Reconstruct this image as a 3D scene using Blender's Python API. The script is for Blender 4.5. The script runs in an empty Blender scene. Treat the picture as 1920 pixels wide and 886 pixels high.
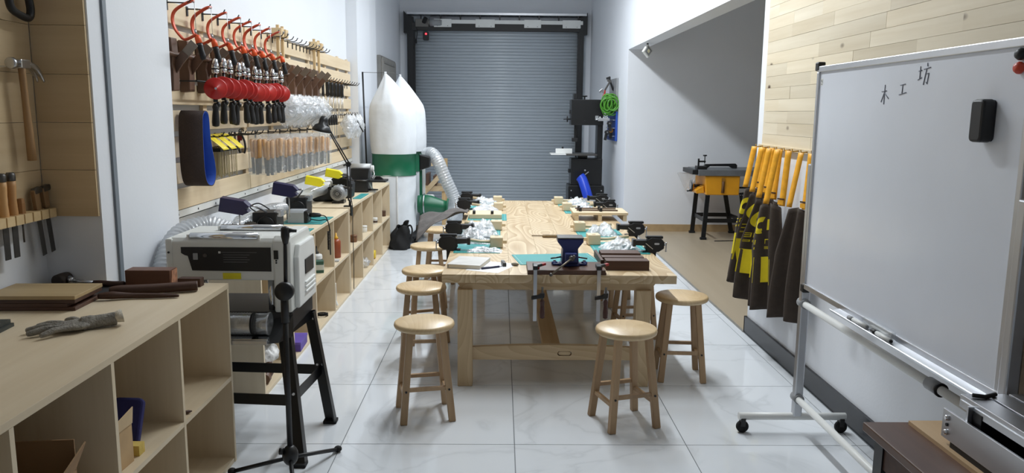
import bpy, bmesh, math, random
from mathutils import Vector, Matrix, Euler
random.seed(11)
scene = bpy.context.scene
COL = scene.collection
PI = math.pi

# ------------------------------------------------------------------ camera
FPX, CAMH = 1460.0, 1.52
YAW, PITCH, ROLL = 0.01505, 0.15745, 0.0097
cd = bpy.data.cameras.new('camera')
cam = bpy.data.objects.new('camera', cd)
COL.objects.link(cam)
cd.sensor_fit = 'HORIZONTAL'
cd.sensor_width = 36.0
cd.lens = FPX / 1920.0 * 36.0
cd.clip_end = 100
fw = Vector((math.sin(YAW) * math.cos(PITCH), math.cos(YAW) * math.cos(PITCH), -math.sin(PITCH)))
rt = Vector((math.cos(YAW), -math.sin(YAW), 0))
up = rt.cross(fw)
r2 = rt * math.cos(ROLL) + up * math.sin(ROLL)
u2 = up * math.cos(ROLL) - rt * math.sin(ROLL)
cam.matrix_world = Matrix(((r2.x, u2.x, -fw.x, 0), (r2.y, u2.y, -fw.y, 0), (r2.z, u2.z, -fw.z, CAMH), (0, 0, 0, 1)))
scene.camera = cam

# ------------------------------------------------------------------ world, lamps, exposure
w = bpy.data.worlds.new('world')
scene.world = w
w.use_nodes = True
w.node_tree.nodes['Background'].inputs[0].default_value = (0.55, 0.6, 0.68, 1)
w.node_tree.nodes['Background'].inputs[1].default_value = 0.0
vs = scene.view_settings
vs.view_transform = 'Standard'
vs.look = 'None'
vs.gamma = 1.0
vs.use_curve_mapping = False
vs.exposure = 0.32
try:
    scene.cycles.transparent_max_bounces = 24
    scene.cycles.max_bounces = 8
    scene.cycles.diffuse_bounces = 5
except Exception:
    pass
# ceiling tube lamps: (x, y, watts)
CEIL = 3.62
TUBES = [(0.30, 4.6, 42), (0.30, 6.2, 42), (0.30, 7.8, 42), (0.30, 9.4, 42)]
for (x, y, p) in TUBES:
    ld = bpy.data.lights.new('ceiling_lamp_offscreen', 'AREA')
    ld.shape = 'RECTANGLE'
    ld.size = 0.10
    ld.size_y = 1.2
    ld.energy = p
    ld.color = (0.90, 0.955, 1.0)
    lo = bpy.data.objects.new('ceiling_lamp_offscreen', ld)
    lo.location = (x, y, CEIL - 0.135)
    COL.objects.link(lo)

# ------------------------------------------------------------------ materials
def lin(c):
    return tuple(((v / 255) / 12.92 if v / 255 <= 0.04045 else ((v / 255 + 0.055) / 1.055) ** 2.4) for v in c) + (1,)
MATS = {}
def base(name):
    m = bpy.data.materials.new(name)
    m.use_nodes = True
    nt = m.node_tree
    b = nt.nodes['Principled BSDF']
    return m, nt, b
def N(nt, t, **kw):
    n = nt.nodes.new(t)
    for k, v in kw.items():
        if k.startswith('i_'):
            n.inputs[k[2:].replace('_', ' ')].default_value = v
        else:
            setattr(n, k, v)
    return n
def coords(nt, scale=(1, 1, 1), rnd=True):
    tc = N(nt, 'ShaderNodeTexCoord')
    mp = N(nt, 'ShaderNodeMapping')
    mp.inputs['Scale'].default_value = scale
    nt.links.new(tc.outputs['Object'], mp.inputs['Vector'])
    if rnd:
        oi = N(nt, 'ShaderNodeObjectInfo')
        mu = N(nt, 'ShaderNodeMath', operation='MULTIPLY')
        mu.inputs[1].default_value = 37.0
        nt.links.new(oi.outputs['Random'], mu.inputs[0])
        nt.links.new(mu.outputs[0], mp.inputs['Location'])
    return mp
def M(name, rgb, rough=0.5, metal=0.0, var=0.12, scale=8.0, bump=0.0, spec=0.5, bscale=None, coat=0.0, objvar=0.0, alpha=None):
    """plain painted / plastic / metal surface with slight procedural mottling"""
    if name in MATS:
        return MATS[name]
    m, nt, b = base(name)
    c = lin(rgb)
    mp = coords(nt)
    no = N(nt, 'ShaderNodeTexNoise')
    no.inputs['Scale'].default_value = scale
    no.inputs['Detail'].default_value = 4
    nt.links.new(mp.outputs[0], no.inputs['Vector'])
    rp = N(nt, 'ShaderNodeValToRGB')
    rp.color_ramp.elements[0].position = 0.3
    rp.color_ramp.elements[1].position = 0.7
    rp.color_ramp.elements[0].color = tuple(v * (1 - var) for v in c[:3]) + (1,)
    rp.color_ramp.elements[1].color = tuple(min(1, v * (1 + var)) for v in c[:3]) + (1,)
    nt.links.new(no.outputs['Fac'], rp.inputs[0])
    out = rp.outputs[0]
    if objvar:
        oi = N(nt, 'ShaderNodeObjectInfo')
        hs = N(nt, 'ShaderNodeHueSaturation')
        mr = N(nt, 'ShaderNodeMapRange')
        mr.inputs['To Min'].default_value = 1 - objvar
        mr.inputs['To Max'].default_value = 1 + objvar
        nt.links.new(oi.outputs['Random'], mr.inputs[0])
        nt.links.new(mr.outputs[0], hs.inputs['Value'])
        nt.links.new(out, hs.inputs['Color'])
        out = hs.outputs[0]
    nt.links.new(out, b.inputs['Base Color'])
    b.inputs['Roughness'].default_value = rough
    b.inputs['Metallic'].default_value = metal
    b.inputs['Specular IOR Level'].default_value = spec
    b.inputs['Coat Weight'].default_value = coat
    if bump:
        n2 = N(nt, 'ShaderNodeTexNoise')
        n2.inputs['Scale'].default_value = bscale or scale * 5
        n2.inputs['Detail'].default_value = 3
        nt.links.new(mp.outputs[0], n2.inputs['Vector'])
        bp = N(nt, 'ShaderNodeBump')
        bp.inputs['Strength'].default_value = bump
        bp.inputs['Distance'].default_value = 0.01
        nt.links.new(n2.outputs['Fac'], bp.inputs['Height'])
        nt.links.new(bp.outputs[0], b.inputs['Normal'])
    MATS[name] = m
    return m
def WOOD(name, light, dark, axis='Y', fine=30.0, rough=0.55, knots=0.0, contrast=1.0, objvar=0.06, figure=0.0, coat=0.0):
    """wood with grain running along one object axis; knots are dark ovals with their own shape"""
    if name in MATS:
        return MATS[name]
    m, nt, b = base(name)
    k = {'X': 0, 'Y': 1, 'Z': 2}[axis]
    s = [fine, fine, fine]
    s[k] = fine * 0.045
    mp = coords(nt, tuple(s))
    n1 = N(nt, 'ShaderNodeTexNoise')
    n1.inputs['Scale'].default_value = 1.0
    n1.inputs['Detail'].default_value = 5
    n1.inputs['Roughness'].default_value = 0.6
    nt.links.new(mp.outputs[0], n1.inputs['Vector'])
    s2 = [fine * 0.28] * 3
    s2[k] = fine * 0.02
    mp2 = coords(nt, tuple(s2))
    n2 = N(nt, 'ShaderNodeTexNoise')
    n2.inputs['Scale'].default_value = 1.0
    n2.inputs['Detail'].default_value = 2
    nt.links.new(mp2.outputs[0], n2.inputs['Vector'])
    fac = N(nt, 'ShaderNodeMix')
    fac.data_type = 'FLOAT'
    fac.inputs[0].default_value = 0.5
    nt.links.new(n1.outputs['Fac'], fac.inputs[2])
    nt.links.new(n2.outputs['Fac'], fac.inputs[3])
    src = fac.outputs[0]
    if figure:
        # cathedral figure: contour lines of a smooth stretched noise
        s3 = [3.2] * 3
        s3[k] = 0.75
        mp3 = coords(nt, tuple(s3))
        n3 = N(nt, 'ShaderNodeTexNoise')
        n3.inputs['Scale'].default_value = 1.0
        n3.inputs['Detail'].default_value = 1.0
        nt.links.new(mp3.outputs[0], n3.inputs['Vector'])
        mu = N(nt, 'ShaderNodeMath', operation='MULTIPLY')
        mu.inputs[1].default_value = 26.0
        nt.links.new(n3.outputs['Fac'], mu.inputs[0])
        fr = N(nt, 'ShaderNodeMath', operation='FRACT')
        nt.links.new(mu.outputs[0], fr.inputs[0])
        mx = N(nt, 'ShaderNodeMix')
        mx.data_type = 'FLOAT'
        mx.inputs[0].default_value = figure
        nt.links.new(src, mx.inputs[2])
        nt.links.new(fr.outputs[0], mx.inputs[3])
        src = mx.outputs[0]
    rp = N(nt, 'ShaderNodeValToRGB')
    rp.color_ramp.elements[0].position = 0.5 - 0.2 / contrast
    rp.color_ramp.elements[1].position = 0.5 + 0.25 / contrast
    rp.color_ramp.elements[0].color = lin(light)
    rp.color_ramp.elements[1].color = lin(dark)
    nt.links.new(src, rp.inputs[0])
    out = rp.outputs[0]
    if knots:
        s4 = [6.0] * 3
        s4[k] = 3.2
        mp4 = coords(nt, tuple(s4))
        vo = N(nt, 'ShaderNodeTexVoronoi')
        vo.inputs['Scale'].default_value = 1.0
        nt.links.new(mp4.outputs[0], vo.inputs['Vector'])
        r4 = N(nt, 'ShaderNodeValToRGB')
        r4.color_ramp.elements[0].position = 0.03 * knots
        r4.color_ramp.elements[1].position = 0.085 * knots
        r4.color_ramp.elements[0].color = lin((92, 66, 44))
        r4.color_ramp.elements[1].color = (1, 1, 1, 1)
        nt.links.new(vo.outputs['Distance'], r4.inputs[0])
        mk = N(nt, 'ShaderNodeMix')
        mk.data_type = 'RGBA'
        mk.blend_type = 'MULTIPLY'
        mk.inputs[0].default_value = 1.0
        nt.links.new(out, mk.inputs[6])
        nt.links.new(r4.outputs[0], mk.inputs[7])
        out = mk.outputs[2]
    if objvar:
        oi = N(nt, 'ShaderNodeObjectInfo')
        hs = N(nt, 'ShaderNodeHueSaturation')
        mr = N(nt, 'ShaderNodeMapRange')
        mr.inputs['To Min'].default_value = 1 - objvar
        mr.inputs['To Max'].default_value = 1 + objvar
        nt.links.new(oi.outputs['Random'], mr.inputs[0])
        nt.links.new(mr.outputs[0], hs.inputs['Value'])
        nt.links.new(out, hs.inputs['Color'])
        out = hs.outputs[0]
    nt.links.new(out, b.inputs['Base Color'])
    b.inputs['Roughness'].default_value = rough
    b.inputs['Coat Weight'].default_value = coat
    b.inputs['Coat Roughness'].default_value = 0.25
    bp = N(nt, 'ShaderNodeBump')
    bp.inputs['Strength'].default_value = 0.12
    bp.inputs['Distance'].default_value = 0.004
    nt.links.new(n1.outputs['Fac'], bp.inputs['Height'])
    nt.links.new(bp.outputs[0], b.inputs['Normal'])
    MATS[name] = m
    return m
def CLEAR(name, tint=(235, 240, 245), body=0.24, gloss=0.28, bump=0.8, scale=60.0, rough=0.12):
    """thin clear plastic film: see-through, crinkled, with sharp glints"""
    if name in MATS:
        return MATS[name]
    m, nt, b = base(name)
    nt.nodes.remove(b)
    out = nt.nodes['Material Output']
    tr = N(nt, 'ShaderNodeBsdfTransparent')
    tr.inputs[0].default_value = (0.97, 0.975, 0.98, 1)
    gl = N(nt, 'ShaderNodeBsdfGlossy')
    gl.inputs['Roughness'].default_value = rough
    gl.inputs[0].default_value = (1, 1, 1, 1)
    df = N(nt, 'ShaderNodeBsdfDiffuse')
    df.inputs[0].default_value = lin(tint)
    mp = coords(nt)
    no = N(nt, 'ShaderNodeTexNoise')
    no.inputs['Scale'].default_value = scale
    no.inputs['Detail'].default_value = 4
    nt.links.new(mp.outputs[0], no.inputs['Vector'])
    bp = N(nt, 'ShaderNodeBump')
    bp.inputs['Strength'].default_value = bump
    bp.inputs['Distance'].default_value = 0.02
    nt.links.new(no.outputs['Fac'], bp.inputs['Height'])
    nt.links.new(bp.outputs[0], gl.inputs['Normal'])
    nt.links.new(bp.outputs[0], df.inputs['Normal'])
    m1 = N(nt, 'ShaderNodeMixShader')
    m1.inputs[0].default_value = gloss
    nt.links.new(tr.outputs[0], m1.inputs[1])
    nt.links.new(gl.outputs[0], m1.inputs[2])
    m2 = N(nt, 'ShaderNodeMixShader')
    m2.inputs[0].default_value = body
    nt.links.new(m1.outputs[0], m2.inputs[1])
    nt.links.new(df.outputs[0], m2.inputs[2])
    nt.links.new(m2.outputs[0], out.inputs[0])
    MATS[name] = m
    return m
def EMIT(name, rgb, s):
    if name in MATS:
        return MATS[name]
    m, nt, b = base(name)
    b.inputs['Base Color'].default_value = lin(rgb)
    b.inputs['Emission Color'].default_value = lin(rgb)
    b.inputs['Emission Strength'].default_value = s
    MATS[name] = m
    return m
def TILE(name):
    m, nt, b = base(name)
    mp = coords(nt)
    n1 = N(nt, 'ShaderNodeTexNoise')
    n1.inputs['Scale'].default_value = 1.3
    n1.inputs['Detail'].default_value = 6
    n1.inputs['Distortion'].default_value = 1.6
    nt.links.new(mp.outputs[0], n1.inputs['Vector'])
    rp = N(nt, 'ShaderNodeValToRGB')
    e = rp.color_ramp.elements
    e[0].position, e[0].color = 0.44, lin((222, 226, 230))
    e[1].position, e[1].color = 0.56, lin((222, 226, 230))
    v = e.new(0.50)
    v.color = lin((211, 215, 219))
    for p in (0.475, 0.525):
        q = e.new(p)
        q.color = lin((220, 224, 228))
    nt.links.new(n1.outputs['Fac'], rp.inputs[0])
    nt.links.new(rp.outputs[0], b.inputs['Base Color'])
    b.inputs['Roughness'].default_value = 0.07
    b.inputs['Specular IOR Level'].default_value = 0.55
    MATS[name] = m
    return m

m_wall = M('wall_paint', (226, 229, 234), 0.65, var=0.02, scale=1.5, bump=0.05, bscale=60)
m_tile = TILE('marble_tile')
m_grout = M('grout', (120, 124, 128), 0.8)
m_vinyl = WOOD('vinyl_floor', (172, 158, 136), (154, 140, 118), 'Y', fine=9, rough=0.4, objvar=0.0)
m_ceil = M('ceiling_paint', (235, 236, 238), 0.8, var=0.02)
m_pine = WOOD('pine_table', (214, 194, 160), (176, 148, 108), 'Y', fine=26, rough=0.4, figure=0.36, contrast=1.1, coat=0.15, objvar=0.02)
m_pinex = WOOD('pine_rail', (210, 188, 152), (178, 150, 112), 'X', fine=26, rough=0.5, knots=0.8, figure=0.2)
m_pinez = WOOD('pine_post', (210, 188, 152), (178, 150, 112), 'Z', fine=26, rough=0.5, figure=0.2)
m_stool = WOOD('stool_seat', (220, 196, 156), (196, 166, 122), 'Y', fine=24, rough=0.42, figure=0.14, objvar=0.06, coat=0.2)
m_stoolz = WOOD('stool_leg', (190, 160, 124), (152, 122, 90), 'Z', fine=34, rough=0.5, objvar=0.1)
m_birch = WOOD('shelf_board', (222, 206, 178), (206, 187, 156), 'Y', fine=34, rough=0.5, objvar=0.03)
m_birchz = WOOD('shelf_upright', (222, 206, 178), (206, 187, 156), 'Z', fine=34, rough=0.5, objvar=0.03)
m_slat = WOOD('slat_pine', (228, 210, 180), (206, 184, 150), 'Y', fine=30, rough=0.6, knots=0.7, objvar=0.07)
m_ply = WOOD('knotty_board', (214, 192, 156), (184, 158, 120), 'Y', fine=18, rough=0.6, knots=1.1, objvar=0.05)
m_plyx = WOOD('knotty_board_x', (214, 192, 156), (184, 158, 120), 'X', fine=18, rough=0.6, knots=1.0, objvar=0.05)
m_clad = WOOD('cladding_strip', (232, 222, 200), (202, 186, 156), 'Y', fine=20, rough=0.5, knots=1.35, objvar=0.10)
m_walnut = WOOD('dark_wood', (88, 58, 42), (54, 34, 26), 'X', fine=30, rough=0.55, objvar=0.12)
m_planew = WOOD('plane_wood', (112, 82, 64), (78, 56, 44), 'Z', fine=30, rough=0.5, objvar=0.2)
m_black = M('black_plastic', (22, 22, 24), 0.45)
m_blackm = M('black_enamel', (17, 18, 20), 0.35, spec=0.5)
m_rubber = M('black_rubber', (16, 16, 17), 0.8)
m_steel = M('steel', (190, 192, 196), 0.28, 1.0, var=0.06)
m_alu = M('aluminium', (206, 208, 212), 0.36, 1.0, var=0.04)
m_dsteel = M('dark_steel', (96, 94, 92), 0.4, 0.9)
m_white = M('white_enamel', (228, 229, 226), 0.4, var=0.03)
m_gray = M('grey_plastic', (150, 152, 154), 0.5, var=0.05)
m_teal = M('teal_mat', (34, 138, 138), 0.55, var=0.05, scale=3)
m_film = CLEAR('clear_film')
m_bagfilm = CLEAR('bag_film', body=0.36, gloss=0.4, bump=1.0, scale=45)
m_hose = CLEAR('clear_hose', tint=(206, 210, 214), body=0.5, gloss=0.3, bump=0.25, scale=20, rough=0.1)

# ------------------------------------------------------------------ mesh helpers
class MB:
    def __init__(s):
        s.v, s.f, s.sm = [], [], []
    def add(s, vs, fs, smooth=False):
        o = len(s.v)
        s.v += [tuple(p) for p in vs]
        s.f += [tuple(i + o for i in f) for f in fs]
        s.sm += [smooth] * len(fs)
        return s
    def box(s, x0, x1, y0, y1, z0, z1, T=None):
        p = [Vector(q) for q in ((x0, y0, z0), (x1, y0, z0), (x1, y1, z0), (x0, y1, z0), (x0, y0, z1), (x1, y0, z1), (x1, y1, z1), (x0, y1, z1))]
        if T is not None:
            p = [T @ q for q in p]
        return s.add(p, [(0, 3, 2, 1), (4, 5, 6, 7), (0, 1, 5, 4), (1, 2, 6, 5), (2, 3, 7, 6), (3, 0, 4, 7)])
    def cbox(s, c, d, rot=(0, 0, 0)):
        T = Matrix.Translation(c) @ Euler(rot).to_matrix().to_4x4()
        return s.box(-d[0] / 2, d[0] / 2, -d[1] / 2, d[1] / 2, -d[2] / 2, d[2] / 2, T)
    def beam(s, p0, p1, wd, hd, upv=(0, 0, 1)):
        """square bar between two points"""
        p0, p1 = Vector(p0), Vector(p1)
        d = (p1 - p0)
        L = d.length
        d.normalize()
        u = Vector(upv)
        if abs(d.dot(u)) > 0.98:
            u = Vector((0, 1, 0))
        a = d.cross(u).normalized()
        b = a.cross(d).normalized()
        T = Matrix(((a.x, b.x, d.x, p0.x), (a.y, b.y, d.y, p0.y), (a.z, b.z, d.z, p0.z), (0, 0, 0, 1)))
        return s.box(-wd / 2, wd / 2, -hd / 2, hd / 2, 0, L, T)
    def tube(s, pts, r, n=10, closed=False, cap=True):
        pts = [Vector(p) for p in pts]
        m = len(pts)
        rs = r if isinstance(r, (list, tuple)) else [r] * m
        vs = []
        prev = None
        for i in range(m):
            if closed:
                t = pts[(i + 1) % m] - pts[i - 1]
            else:
                t = pts[min(i + 1, m - 1)] - pts[max(i - 1, 0)]
            t = t.normalized() if t.length > 1e-9 else Vector((0, 0, 1))
            if prev is None:
                a = Vector((0, 0, 1)) if abs(t.z) < 0.9 else Vector((1, 0, 0))
                nrm = (a - t * a.dot(t)).normalized()
            else:
                nrm = (prev - t * prev.dot(t))
                nrm = nrm.normalized() if nrm.length > 1e-6 else prev
            prev = nrm
            bn = t.cross(nrm)
            for k in range(n):
                a = 2 * PI * k / n
                vs.append(pts[i] + (nrm * math.cos(a) + bn * math.sin(a)) * rs[i])
        fs = []
        for i in range(m if closed else m - 1):
            j = (i + 1) % m
            for k in range(n):
                l = (k + 1) % n
                fs.append((i * n + k, i * n + l, j * n + l, j * n + k))
        s.add(vs, fs, True)
        if cap and not closed:
            o = len(s.v) - len(vs)
            s.f += [tuple(o + k for k in range(n))[::-1], tuple(o + (m - 1) * n + k for k in range(n))]
            s.sm += [False, False]
        return s
    def cyl(s, p0, p1, r0, r1=None, n=16):
        return s.tube([p0, p1], [r0, r0 if r1 is None else r1], n)
    def lathe(s, prof, n=24, T=None, smooth=True):
        """prof: list of (r, z), turned about local z"""
        vs, fs = [], []
        for (r, z) in prof:
            for k in range(n):
                a = 2 * PI * k / n
                vs.append(Vector((max(r, 1e-4) * math.cos(a), max(r, 1e-4) * math.sin(a), z)))
        if T is not None:
            vs = [T @ p for p in vs]
        for i in range(len(prof) - 1):
            for k in range(n):
                l = (k + 1) % n
                fs.append((i * n + k, i * n + l, (i + 1) * n + l, (i + 1) * n + k))
        s.add(vs, fs, smooth)
        o = len(s.v) - len(vs)
        m = len(prof)
        s.f += [tuple(o + k for k in range(n))[::-1], tuple(o + (m - 1) * n + k for k in range(n))]
        s.sm += [False, False]
        return s
    def prism(s, poly, h0, h1, T=None, smooth=False):
        """polygon in local xy extruded along local z"""
        n = len(poly)
        vs = [Vector((p[0], p[1], h0)) for p in poly] + [Vector((p[0], p[1], h1)) for p in poly]
        if T is not None:
            vs = [T @ p for p in vs]
        s.add(vs, [tuple(range(n))[::-1], tuple(range(n, 2 * n))])
        o = len(s.v) - 2 * n
        for k in range(n):
            l = (k + 1) % n
            s.f.append((o + k, o + l, o + n + l, o + n + k))
            s.sm.append(smooth)
        return s
    def ball(s, c, r, n=16, m=10):
        rx, ry, rz = (r, r, r) if not isinstance(r, (tuple, list)) else r
        vs, fs = [], []
        for i in range(m + 1):
            a = -PI / 2 + PI * i / m
            for k in range(n):
                b = 2 * PI * k / n
                q = max(math.cos(a), 1e-3)
                vs.append((c[0] + rx * q * math.cos(b), c[1] + ry * q * math.sin(b), c[2] + rz * math.sin(a)))
        for i in range(m):
            for k in range(n):
                l = (k + 1) % n
                fs.append((i * n + k, i * n + l, (i + 1) * n + l, (i + 1) * n + k))
        return s.add(vs, fs, True)
    def grid(s, fn, nu, nv, closed_u=False):
        vs = [fn(i / (nu if closed_u else nu - 1), j / (nv - 1)) for j in range(nv) for i in range(nu)]
        fs = []
        for j in range(nv - 1):
            for i in range(nu if closed_u else nu - 1):
                l = (i + 1) % nu
                fs.append((j * nu + i, j * nu + l, (j + 1) * nu + l, (j + 1) * nu + i))
        return s.add(vs, fs, True)
    def mesh(s, name, fix=True):
        me = bpy.data.meshes.new(name)
        me.from_pydata(s.v, [], s.f)
        me.polygons.foreach_set('use_smooth', s.sm)
        if fix:
            bm = bmesh.new()
            bm.from_mesh(me)
            bmesh.ops.recalc_face_normals(bm, faces=bm.faces)
            bm.to_mesh(me)
            bm.free()
        me.update()
        return me
    def build(s, name, mat, parent=None, loc=(0, 0, 0), rot=(0, 0, 0), bevel=0.0, solid=0.0, sub=0):
        me = s.mesh(name)
        me.materials.append(mat)
        o = bpy.data.objects.new(name, me)
        COL.objects.link(o)
        o.location = loc
        o.rotation_euler = rot
        if parent is not None:
            o.parent = parent
        if solid:
            md = o.modifiers.new('solid', 'SOLIDIFY')
            md.thickness = solid
        if sub:
            md = o.modifiers.new('sub', 'SUBSURF')
            md.levels = sub
            md.render_levels = sub
        if bevel:
            md = o.modifiers.new('bevel', 'BEVEL')
            md.width = bevel
            md.segments = 2
            md.limit_method = 'ANGLE'
            md.angle_limit = 0.7
        return o
def tag(o, label=None, cat=None, group=None, kind=None):
    for k, v in (('label', label), ('category', cat), ('group', group), ('kind', kind)):
        if v:
            o[k] = v
    return o
def thing(name, label, cat, loc=(0, 0, 0), rot=(0, 0, 0), group=None):
    o = bpy.data.objects.new(name, None)
    COL.objects.link(o)
    o.empty_display_size = 0.05
    o.location = loc
    o.rotation_euler = rot if isinstance(rot, (tuple, list)) else (0, 0, rot)
    return tag(o, label, cat, group)
def struct(name, mb, mat, parent=None, label=None, **kw):
    o = mb.build(name, mat, parent, **kw)
    if parent is None:
        o['kind'] = 'structure'
    if label:
        o['label'] = label
    return o
def inst(src, name, parent=None, loc=(0, 0, 0), rot=(0, 0, 0)):
    """another object with the same mesh data"""
    o = src.copy()
    o.name = name
    COL.objects.link(o)
    o.parent = parent
    o.location = loc
    o.rotation_euler = rot
    return o
def copy_tree(src, loc=None, rot=None, label=None, parent=None):
    c = src.copy()
    COL.objects.link(c)
    if parent is not None:
        c.parent = parent
    if loc is not None:
        c.location = loc
    if rot is not None:
        c.rotation_euler = rot if isinstance(rot, (tuple, list)) else (0, 0, rot)
    if label:
        c['label'] = label
    for ch in list(src.children):
        copy_tree(ch, parent=c)
    return c
def axT(c, axis):
    """matrix taking local z to an axis letter, at point c"""
    R = {'X': Matrix.Rotation(PI / 2, 4, 'Y'), '-X': Matrix.Rotation(-PI / 2, 4, 'Y'), 'Y': Matrix.Rotation(-PI / 2, 4, 'X'), '-Y': Matrix.Rotation(PI / 2, 4, 'X'), 'Z': Matrix.Identity(4)}[axis]
    return Matrix.Translation(c) @ R
def arc(c, r, a0, a1, n, plane='XZ'):
    out = []
    for i in range(n):
        a = a0 + (a1 - a0) * i / (n - 1)
        u, v = r * math.cos(a), r * math.sin(a)
        out.append({'XZ': (c[0] + u, c[1], c[2] + v), 'YZ': (c[0], c[1] + u, c[2] + v), 'XY': (c[0] + u, c[1] + v, c[2])}[plane])
    return out
def smooth_path(pts, n=8):
    """Catmull-Rom through points"""
    P_ = [Vector(p) for p in pts]
    out = []
    for i in range(len(P_) - 1):
        p0, p1, p2, p3 = P_[max(i - 1, 0)], P_[i], P_[i + 1], P_[min(i + 2, len(P_) - 1)]
        for k in range(n):
            t = k / n
            out.append(0.5 * ((2 * p1) + (p2 - p0) * t + (2 * p0 - 5 * p1 + 4 * p2 - p3) * t * t + (3 * p1 - p0 - 3 * p2 + p3) * t ** 3))
    out.append(P_[-1])
    return out
def rrect(w_, h_, r, n=4):
    out = []
    for (cx, cy, a) in ((w_ / 2 - r, h_ / 2 - r, 0), (-w_ / 2 + r, h_ / 2 - r, PI / 2), (-w_ / 2 + r, -h_ / 2 + r, PI), (w_ / 2 - r, -h_ / 2 + r, 3 * PI / 2)):
        for k in range(n + 1):
            t = a + PI / 2 * k / n
            out.append((cx + r * math.cos(t), cy + r * math.sin(t)))
    return out
def hose_mesh(path, r, ribs=True, n=16, amp=0.06):
    """corrugated hose along a path"""
    pts = smooth_path(path, 26)
    rs = [r * (1 + (amp * math.sin(i * PI / 2)) * (1 if ribs else 0)) for i in range(len(pts))]
    mb = MB()
    mb.tube(pts, rs, n, cap=False)
    return mb

# ================================================================== SETTING
# floor: grout bed with one object per tile
floor = struct('floor', MB().box(-2.1, 1.76, -1.6, 13.7, -0.12, -0.0015), m_grout)
SX = [-1.95, -1.528, -0.728, 0.072, 0.872, 1.672, 1.728]
SY = [3.42 + 0.797 * k for k in range(-6, 14)]
tile_cache = {}
for j in range(len(SY) - 1):
    for i in range(len(SX) - 1):
        wx, wy = SX[i + 1] - SX[i], SY[j + 1] - SY[j]
        key = (i in (1, 2, 3, 4), round(wx, 3))
        g = 0.0022
        if key not in tile_cache:
            mb = MB().box(-wx / 2 + g, wx / 2 - g, -wy / 2 + g, wy / 2 - g, -0.01, 0.0)
            tile_cache[key] = mb.build('tile', m_tile, floor)
            o = tile_cache[key]
        else:
            o = inst(tile_cache[key], 'tile', floor)
        o.location = ((SX[i] + SX[i + 1]) / 2, (SY[j] + SY[j + 1]) / 2, 0)
struct('floor_side_room', MB().box(1.735, 6.0, 3.4, 10.2, -0.12, 0.001), m_vinyl)
struct('trim_1', MB().box(1.722, 1.742, 5.33, 10.1, -0.02, 0.004), M('threshold_strip', (168, 166, 160), 0.4, 0.6))
struct('ceiling', MB().box(-2.2, 1.96, -1.7, 13.8, CEIL, CEIL + 0.1), m_ceil)
struct('ceiling_side_room', MB().box(1.80, 6.1, 3.3, 10.3, 3.0, 3.1), m_ceil)

# left wall: recess for the tool board, pier, tool wall, pier
prof = [(-1.88, -1.6), (-1.88, 3.20), (-1.64, 3.20), (-1.64, 3.96), (-1.74, 3.96), (-1.74, 8.97), (-1.62, 8.97), (-1.62, 9.85), (-1.65, 9.85), (-1.65, 10.5), (-1.72, 10.5), (-1.72, 13.6), (-2.15, 13.6), (-2.15, -1.6)]
struct('wall_left', MB().prism(prof[::-1], -0.05, CEIL + 0.02), m_wall)
struct('trim_2', MB().box(-1.646, -1.630, 3.305, 3.335, 0.0, CEIL), M('grey_joint_strip', (122, 130, 138), 0.5, var=0.05), label='grey vertical joint strip on the white pier')
struct('wall_back', MB().box(-2.1, 1.9, 13.55, 13.75, -0.05, CEIL + 0.02), m_wall)
struct('wall_front', MB().box(-2.1, 6.1, -1.8, -1.58, -0.05, CEIL + 0.02), m_wall)
mb = MB().box(1.75, 1.93, -1.6, 5.33, -0.05, CEIL + 0.02)
# header over the opening and the stretch of wall beyond it
def quadwall(mb, a, b, z0a, z0b, z1, t):
    (ax, ay), (bx, by) = a, b
    v = [(ax, ay, z0a), (bx, by, z0b), (bx + t, by, z0b), (ax + t, ay, z0a), (ax, ay, z1), (bx, by, z1), (bx + t, by, z1), (ax + t, ay, z1)]
    mb.add(v, [(0, 3, 2, 1), (4, 5, 6, 7), (0, 1, 5, 4), (1, 2, 6, 5), (2, 3, 7, 6), (3, 0, 4, 7)])
quadwall(mb, (1.75, 5.33), (1.605, 10.1), 2.385, 2.325, CEIL + 0.02, 0.18)
quadwall(mb, (1.605, 10.1), (1.51, 13.6), -0.05, -0.05, CEIL + 0.02, 0.3)
wall_right = struct('wall_right', mb, m_wall)
struct('wall_room_back', MB().box(1.606, 6.1, 10.094, 10.3, -0.05, 3.1), m_wall)
struct('wall_room_right', MB().box(5.9, 6.1, 3.3, 10.2, -0.05, 3.1), m_wall)
struct('wall_room_front', MB().box(1.93, 6.1, 3.2, 3.4, -0.05, 3.1), m_wall)
m_bb = M('black_skirting', (34, 36, 40), 0.3, var=0.2, scale=6)
struct('baseboard_right', MB().box(1.733, 1.752, -1.5, 5.345, 0.0, 0.115).box(1.733, 1.93, 5.33, 5.346, 0, 0.115), m_bb)
struct('baseboard_room', MB().box(1.63, 5.9, 10.085, 10.102, 0.0, 0.095), M('tan_skirting', (176, 150, 112), 0.5))

# pine strips cladding the right wall, each a piece of its own
rows = 18
ph = 0.0735
for r in range(rows):
    y = 5.195
    z0 = 1.325 + r * ph
    k = 0
    while y > 1.0:
        L = random.choice((0.42, 0.6, 0.75, 0.9, 1.1))
        if k == 0:
            L *= random.uniform(0.35, 1.0)
        k += 1
        y2 = max(y - L, 0.9)
        t = random.uniform(0.0125, 0.0145)
        o = MB().box(-t, 0.002, -(y - y2) / 2 + 0.0006, (y - y2) / 2 - 0.0006, 0.0006, ph - 0.0006).build('plank', m_clad, wall_right, (1.75, (y + y2) / 2, z0))
        y = y2

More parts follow.
